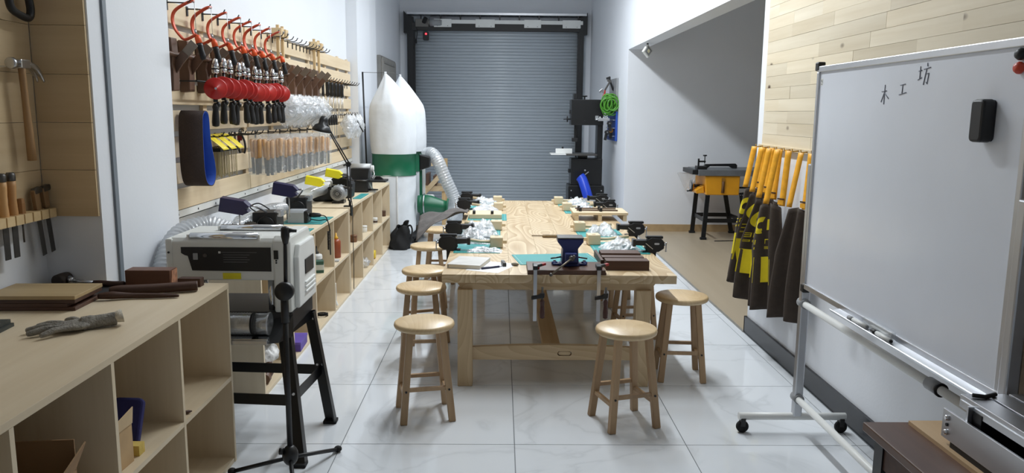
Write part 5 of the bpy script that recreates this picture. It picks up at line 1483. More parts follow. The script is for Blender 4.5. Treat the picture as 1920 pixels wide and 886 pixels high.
tag(MB().ball((0, 0, 0.009), (0.024, 0.013, 0.009), 14, 8).build('eraser_pebble', M('grey_rubber', (120, 112, 96), 0.8), None, (0.085, 4.405, Z0), (0, 0, -0.3)), 'small grey oval eraser beside the large mat', 'eraser')
ct = thing('carving_knife', 'wooden handled marking knife lying on the bench middle', 'knife', (0.33, 5.46, Z0), (0, 0, -0.15))
MB().tube(smooth_path([(-0.03, -0.02, 0.010), (0.0, -0.025, 0.012), (0.06, -0.015, 0.012), (0.10, -0.002, 0.010)], 4), [0.006] + [0.011] * 11 + [0.008], 8).build('handle', M('driftwood', (132, 112, 80), 0.7, var=0.3, scale=40), ct)
MB().beam((-0.11, 0.02, 0.006), (0.085, 0.03, 0.008), 0.014, 0.005).build('blade', M('brassy_steel', (126, 110, 84), 0.4, 0.7), ct)
# stands near the middle of the bench
ws = thing('slotted_stand', 'pale wooden stand with open slots carrying dark clamps', 'wooden stand', (0.82, 6.48, Z0))
MB().box(-0.225, 0.225, -0.17, 0.17, 0.05, 0.07).build('top_board', m_mal, ws, bevel=0.002)
for xx in (-0.21, -0.02, 0.185):
    MB().box(xx, xx + 0.03, -0.165, 0.165, 0.0, 0.05).build('foot_bar', m_mal, ws)
for k, (ya, rz) in enumerate(((6.40, -0.05), (6.52, -0.08))):
    q = thing('small_bar_clamp', ('dark bar clamp lying across the slotted stand' if k == 0 else 'dark bar clamp lying on the back of the slotted stand'), 'clamp', (0.80, ya, Z0 + 0.0705), (0, 0, rz))
    MB().box(-0.17, 0.17, -0.006, 0.006, 0.004, 0.014).build('bar', M('brown_steel', (84, 62, 50), 0.5, 0.3), q)
    for xx in (-0.14, 0.03):
        MB().box(xx - 0.012, xx + 0.012, -0.02, 0.02, 0.0, 0.03).build('jaw', m_black, q, bevel=0.003)
bd2 = thing('clamped_board', 'pale board with two black knobs on the bench', 'wooden board', (-0.12, 6.52, Z1))
MB().box(-0.14, 0.13, -0.14, 0.14, 0.0, 0.035).build('board', m_mal, bd2, bevel=0.002)
for xx in (-0.10, 0.05):
    MB().box(xx - 0.012, xx + 0.012, -0.12, -0.07, 0.035, 0.062).build('knob', m_black, bd2, bevel=0.005)
tag(MB().grid(lambda u, v: (-0.27 - 0.42 * u, 6.30 + 0.34 * v + 0.03 * math.sin(5 * u), 0.708 - 0.03 * u - (0.26 * max(0, u - 0.25) ** 1.3) * (1 - 0.8 * v) + 0.013 * math.sin(11 * u + 5 * v) + 0.008 * math.sin(17 * v + 4 * u)), 30, 16).build('grey_cloth', M('grey_cloth', (98, 94, 92), 0.95, var=0.15, scale=20, bump=0.3), solid=0.004), 'dark grey cloth hanging off the bench beside the clamped board', 'cloth')

# ================================================================== DUST COLLECTOR
m_bagw = M('white_bag', (222, 226, 230), 0.7, var=0.03, bump=0.7, bscale=7)
m_green = M('green_enamel', (10, 92, 62), 0.4, var=0.06)
dc = thing('dust_collector', 'twin bag dust collector with white filter bags and green drums', 'dust collector', (-1.235, 9.04, 0))
MB().prism(rrect(0.52, 0.95, 0.05), 0.06, 0.085, Matrix.Translation((0.02, 0.42, 0))).build('base_frame', m_blackm, dc)
for (x, y) in ((-0.2, 0.0), (0.24, 0.0), (-0.2, 0.84), (0.24, 0.84)):
    w_ = MB().lathe([(0.006, -0.014), (0.03, -0.014), (0.03, 0.014), (0.006, 0.014)], 16, axT((x, y, 0.03), 'X')).build('caster', m_rubber, dc)
def bag_top(y, seed):
    rr = random.Random(seed)
    ph = [rr.uniform(0, 6) for _ in range(5)]
    prof_ = [(0.252, 1.045), (0.262, 1.12), (0.266, 1.25), (0.262, 1.42), (0.256, 1.53), (0.238, 1.60), (0.190, 1.68), (0.137, 1.76), (0.085, 1.84), (0.04, 1.905), (0.012, 1.945)]
    def fn(u, v):
        i = v * (len(prof_) - 1)
        k = min(int(i), len(prof_) - 2)
        f_ = i - k
        r = prof_[k][0] * (1 - f_) + prof_[k + 1][0] * f_
        z = prof_[k][1] * (1 - f_) + prof_[k + 1][1] * f_
        a = 2 * PI * u
        fold = 0.03 * math.sin(5 * a + ph[0] + 2.5 * v) + 0.02 * math.sin(9 * a + ph[1] - 5 * v) + 0.008 * math.sin(15 * a + ph[2] + 3 * v)
        fold += 0.03 * max(0, math.sin(3 * a + ph[3] + 4 * v)) * (1 if v > 0.25 else 0.3)
        r *= 1 + fold * (0.35 + 1.1 * v)
        return (r * math.cos(a) + (0.05 if y > 0.3 else 0) - 0.085 * v ** 2 * (1.0 if y < 0.3 else 0.55), y + r * math.sin(a), z)
    MB().grid(fn, 56, 34, True).build('filter_bag', m_bagw, dc)
    MB().cyl((-0.085 if y < 0.3 else 0.003, y, 1.94), (-0.085 if y < 0.3 else 0.003, y, 1.965), 0.014, n=10).build('bag_tip', m_bagw, dc)
def bag_low(y, seed):
    rr = random.Random(seed)
    ph = [rr.uniform(0, 6) for _ in range(4)]
    def fn(u, v):
        z = 0.81 - 0.70 * v
        a = 2 * PI * u
        r = 0.248 * (1 - 0.02 * math.sin(PI * v)) * (1 if v < 0.93 else 1 - (v - 0.93) * 3.2)
        r *= 1 + 0.012 * math.sin(7 * a + ph[0] + 3 * v) + 0.012 * math.sin(3 * a + 9 * v + ph[1]) + 0.008 * math.sin(22 * v + 4 * a + ph[2])
        return (r * math.cos(a), y + r * math.sin(a), z)
    b_ = MB().grid(fn, 48, 30, True).build('collection_bag', m_bagw, dc)
    MB().box(0.06, 0.075, y - 0.250, y - 0.238, 0.12, 0.80).build('seam', M('white_tape', (238, 240, 242), 0.5), b_)
for y, s in ((0.0, 3), (0.62, 8)):
    bag_top(y, s)
    bag_low(y, s + 1)
    MB().lathe([(0.250, 0.80), (0.256, 0.80), (0.256, 0.805), (0.251, 0.81), (0.251, 1.035), (0.256, 1.04), (0.256, 1.045), (0.248, 1.045)], 44, Matrix.Translation((0, y, 0))).build('drum', m_green, dc)
# posts, blower, motor and inlet on the aisle side
MB().box(0.27, 0.30, 0.20, 0.25, 0.085, 1.03).build('support_post', m_green, dc)
MB().box(0.27, 0.30, 0.55, 0.60, 0.085, 1.03).build('support_post', m_white, dc)
MB().lathe([(0.004, -0.06), (0.19, -0.06), (0.20, -0.05), (0.20, 0.05), (0.19, 0.06), (0.004, 0.06)], 30, axT((0.36, 0.42, 0.33), 'X')).build('blower_housing', m_white, dc)
MB().lathe([(0.05, 0.0), (0.10, 0.0), (0.105, 0.03), (0.10, 0.05)], 24, axT((0.27, 0.0, 0.46), 'X')).build('flange', m_green, dc)
MB().lathe([(0.095, 0.0), (0.115, 0.01), (0.115, 0.07), (0.112, 0.12), (0.075, 0.26), (0.07, 0.30), (0.10, 0.305), (0.10, 0.32), (0.06, 0.32)], 24, axT((0.30, 0.0, 0.46), 'X') @ Matrix.Rotation(0.10, 4, 'Y')).build('inlet', m_green, dc)
MB().lathe([(0.103, -0.006), (0.109, -0.006), (0.109, 0.006), (0.103, 0.006)], 24, axT((0.345, 0.0, 0.462), 'X') @ Matrix.Scale(1.12, 4)).build('inlet_band', m_steel, dc)
MB().prism([(0.28, 0.84), (0.40, 0.88), (0.40, 1.0), (0.28, 1.03)], -0.30, -0.10, Matrix.Rotation(PI / 2, 4, 'X')).build('elbow_box', m_blackm, dc, bevel=0.01)
MB().cyl((-0.30, -0.08, 0.75), (-0.34, -0.02, 1.96), 0.010, n=10).build('support_rod', m_blackm, dc)
MB().tube([(-0.34, -0.02, 1.955), (-0.17, -0.01, 1.953), (0.0, 0.0, 1.955), (0.0, 0.3, 1.952), (0.0, 0.62, 1.95)], 0.0025, 6).build('hanging_wire', m_dsteel, dc)
tag(hose_mesh([(-0.90, 9.35, 1.02), (-0.82, 9.30, 1.03), (-0.74, 9.26, 0.93), (-0.66, 9.26, 0.74), (-0.575, 9.27, 0.55), (-0.545, 9.27, 0.43), (-0.57, 9.24, 0.34), (-0.63, 9.20, 0.28)], 0.075, n=18, amp=0.04).build('dust_hose', m_hose), 'long clear dust hose falling from the green dust collector', 'hose')
# black bag and wooden rack behind the collector
bg = thing('black_tote', 'black cloth bag slumped on the floor at the shelf end', 'bag', (-1.125, 8.62, 0), (0, 0, 0.2))
MB().grid(lambda u, v: ((0.105 + 0.02 * math.sin(PI * v) - 0.045 * v * v + 0.014 * math.sin(5 * 2 * PI * u + 6 * v) + 0.010 * math.sin(3 * 2 * PI * u - 11 * v)) * math.cos(2 * PI * u) + 0.03 * v * v, (0.09 - 0.055 * v + 0.010 * math.sin(4 * 2 * PI * u + 8 * v)) * math.sin(2 * PI * u), 0.27 * v + 0.035 * v * math.sin(2 * PI * u + 1) + 0.02 * v * math.sin(6 * PI * u)), 40, 18, True).build('body', m_rubber, bg, solid=0.004)
MB().prism(rrect(0.17, 0.14, 0.05), 0.0, 0.012).build('bottom', m_rubber, bg)
MB().tube(smooth_path([(0.07, 0.0, 0.24), (0.115, -0.03, 0.27), (0.135, -0.04, 0.21), (0.115, -0.05, 0.12)], 5), 0.010, 8).build('strap', m_rubber, bg)
wr = thing('timber_rack', 'rough pine crate rack standing behind the dust hose', 'rack', (-1.30, 10.55, 0))
for xx in (0.0, 0.5):
    for yy in (0.0, 0.4):
        MB().box(xx, xx + 0.05, yy, yy + 0.04, 0, 0.88).build('post', WOOD('rack_pine', (206, 176, 130), (178, 146, 100), 'Z', 26), wr)
for zz in (0.12, 0.46, 0.80):
    for yy in (-0.02, 0.42):
        MB().box(0.0, 0.55, yy, yy + 0.02, zz, zz + 0.07).build('rail', m_pinex, wr)
MB().beam((0.05, -0.035, 0.2), (0.52, -0.035, 0.72), 0.02, 0.06).build('brace', m_pinex, wr)
for k in range(4):
    tag(MB().box(-0.02, 0.02, -0.16, 0.16, 0, 0.22 - 0.03 * k).build('timber_offcut', m_planew, None, (-1.20 + 0.10 * k, 10.76, 0.531), (0, 0, 0)), 'dark offcut standing in the pine crate rack', 'offcut', 'offcuts in the crate rack')
MB().box(0.0, 0.55, 0.0, 0.42, 0.50, 0.53).build('shelf', m_pinex, wr)
eb = thing('meter_box', 'grey metal meter box door on the wall beside the shutter', 'meter box', (-1.7195, 11.0, 1.83))
MB().box(0.0, 0.05, 0.0, 1.5, 0.0, 0.46).build('case', M('meter_grey', (128, 126, 122), 0.5), eb, bevel=0.006)
d_ = MB().prism(rrect(1.42, 0.42, 0.07), 0.0, 0.018, Matrix.Translation((0.05, 0.76, 0.23)) @ Matrix(((0, 0, 1, 0), (1, 0, 0, 0), (0, 1, 0, 0), (0, 0, 0, 1)))).build('door', M('meter_door', (146, 142, 136), 0.5), eb, bevel=0.004)
MB().box(0.068, 0.08, 0.2, 1.25, 0.36, 0.385).build('handle_rib', M('meter_grey', (128, 126, 122), 0.5), d_, bevel=0.003)

# ================================================================== BAND SAW AND WALL TOOLS
bw = thing('band_saw', 'tall black band saw with white table fence beside the shutter', 'band saw', (1.19, 11.0, 0))
MB().box(-0.225, 0.22, -0.16, 0.16, 1.36, 1.71).build('wheel_box', m_blackm, bw, bevel=0.008)
MB().box(0.145, 0.22, -0.12, 0.12, 0.55, 1.37).build('column', m_blackm, bw, bevel=0.006)
MB().box(-0.215, 0.22, -0.16, 0.16, 0.53, 0.90).build('wheel_box', m_blackm, bw, bevel=0.008)
MB().prism([(-0.25, 0.0), (0.25, 0.0), (0.25, 0.50), (0.245, 0.53), (-0.245, 0.53), (-0.25, 0.50)], -0.2, 0.2, Matrix.Rotation(PI / 2, 4, 'X')).build('stand', m_blackm, bw, bevel=0.008)
for (x, z) in ((-0.21, 0.46), (0.21, 0.46), (-0.21, 0.36), (0.21, 0.36)):
    MB().cyl((x, -0.2, z), (x, -0.208, z), 0.009, n=8).build('bolt', m_alu, bw)
MB().box(-0.29, 0.135, -0.25, 0.2, 0.945, 0.968).build('saw_table', m_dsteel, bw, bevel=0.003)
MB().box(-0.50, -0.29, -0.2, 0.15, 0.950, 0.966).build('table_extension', m_white, bw, bevel=0.002)
MB().box(-0.43, -0.20, -0.12, -0.08, 0.968, 1.035).build('fence', m_white, bw, bevel=0.002)
MB().box(-0.345, -0.32, -0.12, -0.08, 1.035, 1.06).build('fence_knob', m_black, bw, bevel=0.004)
MB().box(-0.17, -0.145, -0.05, 0.0, 1.15, 1.36).build('guide_post', m_blackm, bw)
MB().box(-0.20, -0.12, -0.06, 0.02, 1.13, 1.18).build('blade_guide', m_black, bw, bevel=0.004)
MB().box(-0.161, -0.159, -0.03, -0.015, 0.92, 1.15).build('blade', m_steel, bw)
MB().box(-0.12, 0.02, -0.1, 0.1, 0.90, 0.945).build('trunnion', m_blackm, bw, bevel=0.01)
MB().cyl((-0.03, 0, 1.71), (-0.03, 0, 1.745), 0.009, n=10).lathe([(0.004, 1.745), (0.035, 1.75), (0.04, 1.757), (0.035, 1.765), (0.004, 1.767)], 18, Matrix.Translation((-0.03, 0, 0))).build('tension_knob', m_black, bw)
MB().box(-0.19, -0.15, -0.1, 0.1, 1.71, 1.79).build('top_bracket', m_blackm, bw, bevel=0.003)
MB().cyl((-0.225, -0.05, 1.44), (-0.275, -0.05, 1.44), 0.01, n=10).lathe([(0.004, -0.01), (0.04, -0.008), (0.04, 0.008), (0.004, 0.01)], 16, axT((-0.27, -0.05, 1.44), 'X')).cyl((-0.275, -0.05, 1.44), (-0.325, -0.05, 1.435), 0.006, n=8).build('hand_wheel', m_black, bw)
for z in (1.54, 0.72):
    MB().box(-0.24, -0.222, -0.05, 0.05, z - 0.025, z + 0.025).build('hinge', m_black, bw)
MB().box(0.105, 0.15, -0.164, -0.159, 1.43, 1.49).build('warning_label', m_gray, bw)
MB().cyl((-0.03, -0.16, 1.42), (-0.03, -0.18, 1.42), 0.012, n=10).build('door_latch', m_black, bw)
MB().cyl((-0.02, -0.16, 0.74), (-0.02, -0.18, 0.74), 0.012, n=10).build('door_latch', m_alu, bw)
MB().beam((-0.02, -0.18, 0.68), (0.03, -0.18, 0.72), 0.012, 0.012).build('lever', m_alu, bw)
tag(MB().tube(smooth_path([(1.09, 10.70, 0.66), (1.12, 10.68, 0.62), (1.16, 10.62, 0.50), (1.20, 10.58, 0.36)], 6), 0.068, 20).build('blue_dust_can', M('blue_plastic', (26, 66, 196), 0.35, var=0.06), bevel=0.01), 'bright blue cylindrical dust can leaning in front of the band saw', 'can')
fl = thing('domed_wheel', 'pale grey domed wheel on the floor before the band saw', 'wheel', (1.16, 10.30, 0), (0, 0, 0))
MB().lathe([(0.20, 0.0), (0.21, 0.01), (0.195, 0.03), (0.10, 0.06), (0.05, 0.065), (0.004, 0.065)], 36, Matrix.Translation((0, 0.0, 0.205)) @ Matrix.Rotation(PI / 2, 4, 'X')).build('dome', m_gray, fl)
MB().box(-0.12, 0.12, 0.0, 0.12, 0.0, 0.03).box(-0.02, 0.02, 0.0, 0.03, 0.03, 0.2).build('foot', m_blackm, fl)
# tools on the wall beside the saw
tbd = thing('wall_tool_panel', 'narrow blue and grey tool panel on the wall beside the band saw', 'tool panel', (1.57, 11.05, 1.15), (0, 0, 0.027))
MB().box(-0.02, 0.005, -0.35, 0.35, 0.0, 0.40).build('blue_panel', M('panel_blue', (34, 74, 160), 0.5), tbd, bevel=0.003)
MB().box(-0.015, 0.005, -0.30, 0.30, 0.42, 0.85).build('grey_panel', m_gray, tbd, bevel=0.003)
for k in range(3):
    MB().box(-0.05, -0.02, -0.3, 0.3, 0.06 + 0.11 * k, 0.07 + 0.11 * k).build('rail', m_steel, tbd)
def gcoil():
    mb = MB()
    pts = []
    for a in range(420):
        t_ = a * 0.19
        k = a / 420
        rx, rz = 0.075 + 0.035 * math.sin(t_ * 0.27), 0.125 + 0.045 * math.sin(t_ * 0.23)
        pts.append((0.05 * math.sin(t_ * 0.31) + 0.10 * (rx / 0.1) * math.cos(t_), -0.03 + 0.06 * k + 0.05 * math.sin(t_ * 0.21), rz * math.sin(t_)))
    mb.tube(pts, 0.012, 8)
    return mb
gh = thing('green_air_hose', 'bright green coiled air hose hanging on the wall tool panel', 'hose', (1.47, 10.72, 1.64))
gh.scale = (0.85, 0.85, 0.85)
gcoil().build('coil', M('lime_hose', (72, 136, 38), 0.4, var=0.1), gh)
MB().tube(arc((0, 0, 0.03), 0.10, -0.4, PI + 0.3, 12, 'XZ'), 0.006, 6).build('tie', m_black, gh)
for (x, z, L, a, nm, lab, mt) in ((1.46, 1.90, 0.14, 0.5, 'trigger_clamp', 'grey trigger clamp hooked above the green hose', m_dsteel), (1.52, 1.93, 0.18, -0.35, 'black_pliers', 'black pliers hanging above the green hose', m_black), (1.44, 1.80, 0.12, -0.7, 'steel_spanner', 'steel spanner hanging above the green hose', m_steel)):
    q = thing(nm, lab, 'tool', (x, 10.9 + 0.09 * ['trigger_clamp', 'black_pliers', 'steel_spanner'].index(nm), z), (0, a, 0))
    MB().box(-0.012, 0.012, -0.01, 0.01, -L / 2, L / 2).build('bar', mt, q, bevel=0.003)
    MB().box(-0.04, 0.02, -0.012, 0.012, L / 2 - 0.02, L / 2 + 0.012).build('jaw', mt, q, bevel=0.003)
    MB().tube(smooth_path([(0.0, 0, -L / 2), (0.02, 0, -L / 2 - 0.04), (0.015, 0, -L / 2 - 0.08)], 4), 0.010, 8).build('grip', m_red if nm == 'trigger_clamp' else m_black, q)
sk = thing('spray_gun', 'silver spray gun jutting from the wall tool panel', 'spray gun', (1.42, 10.74, 1.43))
MB().box(-0.10, 0.06, -0.02, 0.02, -0.01, 0.03).cyl((-0.10, 0, 0.012), (-0.13, 0, 0.012), 0.012, 0.006).build('body', m_alu, sk, bevel=0.006)
for k in range(3):
    MB().cyl((-0.07 + 0.05 * k, 0, 0.03), (-0.07 + 0.05 * k, 0, 0.05), 0.014, n=10).build('cap', m_chrome, sk)
for k, (x, z, mt, lab) in enumerate(((1.47, 1.36, m_black, 'black drill body on the blue tool panel'), (1.51, 1.26, M('amber_grip', (206, 140, 60), 0.5), 'amber handled tool on the blue tool panel'), (1.43, 1.24, m_black, 'small black grinder low on the blue tool panel'))):
    q = thing('panel_tool', lab, 'tool', (x + 0.01, 10.74 + 0.16 * (k == 1), z), (0, 0.2 * k - 0.2, 0))
    MB().cyl((0, -0.05, 0.03), (0, 0.06, 0.03), 0.03, 0.024).build('barrel', mt, q)
    MB().box(-0.018, 0.018, -0.02, 0.02, -0.08, 0.02).build('grip', m_black, q, bevel=0.006)
    MB().cyl((0, -0.05, 0.03), (0, -0.085, 0.03), 0.012, 0.008).build('nose', m_steel, q)

# ================================================================== TABLE SAW IN THE SIDE ROOM
ts = thing('table_saw', 'yellow contractor table saw with grey top on black legs', 'table saw', (2.75, 9.70, 0))
m_saw = M('saw_yellow', (226, 158, 34), 0.4, var=0.06)
MB().box(-0.35, 0.62, -0.28, 0.28, 0.785, 0.86).build('saw_table', M('saw_grey', (112, 116, 120), 0.45, 0.3), ts, bevel=0.006)
MB().prism([(-0.26, 0.785), (0.17, 0.785), (0.165, 0.55), (-0.24, 0.55)], -0.26, 0.25, Matrix.Rotation(PI / 2, 4, 'X')).build('cabinet', m_saw, ts, bevel=0.01)
MB().prism([(-0.36, 0.60), (-0.26, 0.66), (-0.25, 0.57), (-0.34, 0.56)], -0.2, 0.2, Matrix.Rotation(PI / 2, 4, 'X')).build('apron_plate', m_saw, ts, bevel=0.006)
MB().box(-0.06, -0.02, -0.266, -0.26, 0.60, 0.76).build('scale_plate', M('scale_brown', (150, 108, 40), 0.5), ts)
MB().tube([(-0.045, -0.268, 0.58), (-0.04, -0.268, 0.66), (-0.042, -0.268, 0.72)], [0.02, 0.012, 0.014], 8).build('cord_wrap', M('brown_tape', (104, 74, 44), 0.6), ts)
for (tx, ty, fx, fy) in ((-0.21, -0.22, -0.255, -0.265), (0.20, -0.22, 0.285, -0.265), (-0.24, 0.22, -0.26, 0.285), (0.12, 0.22, 0.255, 0.285)):
    lg = MB().beam((fx, fy, 0.0), (tx, ty, 0.58), 0.055, 0.02, (0, 1, 0)).build('leg', m_blackm, ts, bevel=0.003)
    MB().cbox((fx, fy, 0.015), (0.075, 0.05, 0.03)).build('foot_pad', m_rubber, lg, bevel=0.004)
    for e in (-0.012, 0.012):
        MB().cyl((tx + e, ty - 0.01, 0.55), (tx + e, ty - 0.018, 0.55), 0.006, n=8).build('bolt', m_alu, lg)
for (a, b_) in (((-0.235, -0.247, 0.235), (0.25, -0.247, 0.235)), ((-0.25, 0.257, 0.245), (0.20, 0.257, 0.245)), ((-0.235, -0.247, 0.235), (-0.25, 0.257, 0.245)), ((0.25, -0.247, 0.235), (0.20, 0.257, 0.245))):
    MB().beam(a, b_, 0.008, 0.05).build('brace', m_blackm, ts)
hw = MB().lathe([(0.004, -0.012), (0.065, -0.012), (0.07, 0.0), (0.065, 0.012), (0.004, 0.012)], 20, axT((-0.37, -0.05, 0.645), 'X')).build('hand_wheel', m_saw, ts)
MB().lathe([(0.062, -0.008), (0.075, -0.008), (0.075, 0.008), (0.062, 0.008)], 20, axT((-0.378, -0.05, 0.645), 'X')).build('rim', m_black, hw)
MB().cyl((-0.37, -0.05, 0.645), (-0.25, -0.05, 0.645), 0.018, n=10).build('wheel_shaft', m_black, ts)
MB().cyl((-0.37, -0.05, 0.585), (-0.43, -0.05, 0.58), 0.010, n=8).build('crank', m_black, ts)
MB().box(-0.42, -0.34, -0.26, 0.26, 0.80, 0.855).build('fence_rail', m_black, ts, bevel=0.004)
MB().box(-0.36, -0.24, -0.24, -0.12, 0.86, 0.90).box(-0.345, -0.325, -0.2, -0.18, 0.90, 0.99).build('mitre_gauge', m_black, ts, bevel=0.003)
MB().cyl((-0.26, -0.19, 0.93), (-0.26, -0.19, 1.02), 0.006, n=8).lathe([(0.004, 1.02), (0.022, 1.02), (0.026, 1.03), (0.022, 1.036), (0.004, 1.036)], 12, Matrix.Translation((-0.26, -0.19, 0))).box(-0.34, -0.25, -0.20, -0.18, 0.945, 0.965).build('hold_down', m_black, ts)
MB().prism([(-0.24, 0.862), (-0.20, 0.91), (0.18, 0.92), (0.20, 0.90), (0.20, 0.862), (0.14, 0.862), (0.10, 0.885), (-0.14, 0.885), (-0.17, 0.862)], -0.04, 0.0, Matrix.Rotation(PI / 2, 4, 'X')).build('blade_guard', m_black, ts, bevel=0.004)
MB().box(0.17, 0.62, -0.12, -0.09, 0.62, 0.64).build('motor_bar', m_black, ts)
MB().prism([(0.30, 0.785), (0.62, 0.785), (0.62, 0.76), (0.42, 0.77)], -0.1, 0.1, Matrix.Rotation(PI / 2, 4, 'X')).build('wing_brace', m_black, ts)
MB().add([(-0.36, -0.2, 0.79), (-0.30, 0.18, 0.80), (-0.33, 0.18, 0.60), (-0.38, -0.1, 0.62), (-0.55, 0.0, 0.80), (-0.42, 0.05, 0.56)], [(0, 4, 5, 3), (4, 1, 2, 5)]).build('clear_shield', m_film, ts)
tag(MB().tube(smooth_path([(2.6, 9.3, 0.006), (2.9, 9.35, 0.006), (3.2, 9.45, 0.006), (3.5, 9.6, 0.006)], 6), 0.006, 6).build('floor_cable', m_rubber), 'thin black cable on the floor under the yellow saw', 'cable')
# flood light under the opening header
fd = thing('flood_light', 'small white flood light hung under the opening header', 'flood light', (1.70, 9.3, 2.335), (0, 0, 0.6))
MB().box(-0.008, 0.008, -0.008, 0.008, -0.03, 0.004).build('bracket', m_blackm, fd)
fr_ = MB().cbox((0, 0, -0.09), (0.11, 0.035, 0.11), (0, 0.7, 0)).build('housing', m_white, fd, bevel=0.006)
MB().cbox((0, -0.019, -0.09), (0.08, 0.004, 0.08), (0, 0.7, 0)).build('glass', m_gray, fr_)
MB().cbox((0, -0.022, -0.09), (0.035, 0.003, 0.035), (0, 0.7, 0)).build('led_chip', M('led_yellow', (232, 226, 190), 0.5), fr_)

# ================================================================== APRONS
m_apr = M('brown_canvas', (62, 52, 44), 0.85, var=0.1, scale=30, bump=0.15, bscale=120)
m_apy = M('apron_yellow', (226, 206, 30), 0.75, var=0.05, scale=20)
m_strap = M('strap_yellow', (236, 168, 34), 0.5, var=0.12, scale=30)
rl = thing('apron_rail', 'pale wooden rail with hooks carrying the yellow apron straps', 'rail', (1.736, 4.75, 1.318))
MB().box(-0.016, 0.012, -0.43, 0.47, -0.012, 0.012).build('rail_board', m_mal, rl, bevel=0.002)
for k in range(7):
    MB().tube([(-0.014, -0.38 + 0.13 * k, 0), (-0.05, -0.38 + 0.13 * k, -0.004), (-0.055, -0.38 + 0.13 * k, 0.012)], 0.004, 6).build('hook', M('brass', (190, 150, 70), 0.35, 0.9), rl)
def apron(idx, y, wd, ln, ztop, xoff, seed, lab, print_=True):
    rr = random.Random(seed)
    ph = [rr.uniform(0, 6) for _ in range(4)]
    t = thing('apron', lab, 'apron', (1.705 + xoff, y, ztop), (0, 0, 0.5 if print_ else 0.3), 'brown aprons on the wall rail')
    def surf(u, v, off=0.0):
        s = u - 0.5
        wv = wd * (0.62 + 0.38 * min(1, v * 2.4)) * (1 + 0.25 * max(0, v - 0.5))
        x = -0.03 - 0.028 * math.sin(7 * s * 2 + ph[0] + 1.2 * v) * (0.4 + 0.6 * v) - 0.016 * math.sin(15 * s + ph[1]) * v - off
        z = -ln * v - 0.03 * math.sin(3.0 * s + ph[2]) * v - 0.05 * abs(s) * (1 - v)
        return (x, (s + 0.25) * wv + 0.02 * math.sin(3 * v + ph[3]), z)
    MB().grid(surf, 22, 26).build('panel', m_apr, t, solid=0.003)
    if print_:
        def patch(u0, u1, v0, v1, nm, m_):
            MB().grid(lambda u, v: surf(u0 + (u1 - u0) * u, v0 + (v1 - v0) * v, 0.0045), 10, 8).build(nm, m_, t)
        patch(0.02, 0.98, 0.50, 0.74, 'yellow_band', m_apy)
        # round emblem: a thick ring open to one side, then lines of small strokes
        def ring(a0, a1, r0, r1, cu, cv):
            MB().grid(lambda u, v: surf(cu + (r0 + (r1 - r0) * v) * math.cos(a0 + (a1 - a0) * u) / wd * 1.05, cv - (r0 + (r1 - r0) * v) * math.sin(a0 + (a1 - a0) * u) / ln, 0.0045), 16, 3).build('emblem', m_apy, t)
        ring(-1.9, 1.9, 0.022, 0.055, 0.72, 0.20)
        MB().grid(lambda u, v: surf(0.46 + 0.14 * u, 0.15 + 0.10 * v, 0.0045), 4, 4).build('emblem', m_apy, t)
        mb = MB()
        for row in range(2):
            for k in range(3):
                for (a, b_, c, d) in ((0, 1, 0, 0.16), (0, 1, 0.42, 0.58), (0, 1, 0.84, 1), (0, 0.16, 0, 1), (0.84, 1, 0, 1)):
                    if rr.random() < 0.78:
                        U0, V0, du, dv = 0.50 + 0.16 * k, 0.335 + 0.07 * row, 0.12, 0.045 if row == 0 else 0.022
                        mb.grid(lambda u, v: surf(U0 + du * (a + (b_ - a) * u), V0 + dv * (c + (d - c) * v), 0.0042), 2, 2)
        tag(mb.build('lettering', m_apy, t), kind='stuff')
    # neck strap up to the rail
    for s in (-1, 1):
        MB().grid(lambda u, v: (-0.028 + 0.004 * s * (1 - v), (s * 0.22 + 0.16) * wd * v + 0.045 * s * (1 - v) + (u - 0.5) * 0.045, (1.318 - ztop) * (1 - v) - 0.01 * v), 3, 12).build('neck_strap', m_strap, t, solid=0.002)
    MB().cbox((-0.036, -wd * 0.05, 0.012), (0.008, 0.04, 0.026)).build('buckle', m_strap, t)
    MB().cbox((-0.036, -wd * 0.05, 0.032), (0.010, 0.044, 0.008)).build('strap_keeper', M('dark_keeper', (70, 48, 24), 0.5), t)
    return t
labs = ['brown apron with yellow band hanging nearest the wall corner', 'brown apron with yellow band second from the wall corner', 'brown apron with yellow band third from the wall corner', 'brown apron with yellow band fourth from the wall corner', 'brown apron turned to its plain side beside the whiteboard']
for k, (y, wd, ln, zt, xo, pr) in enumerate(((5.09, 0.27, 0.60, 1.055, 0.0, True), (4.92, 0.27, 0.64, 1.04, -0.008, True), (4.76, 0.27, 0.67, 1.02, -0.016, True), (4.59, 0.28, 0.69, 1.00, -0.024, True), (4.24, 0.30, 0.68, 1.02, -0.02, False))):
    apron(k, y, wd, ln, zt, xo, 30 + k, labs[k], pr)
q = apron(9, 3.62, 0.26, 0.2, 0.80, -0.01, 50, 'folded dark apron corner with yellow tie below the whiteboard', False)

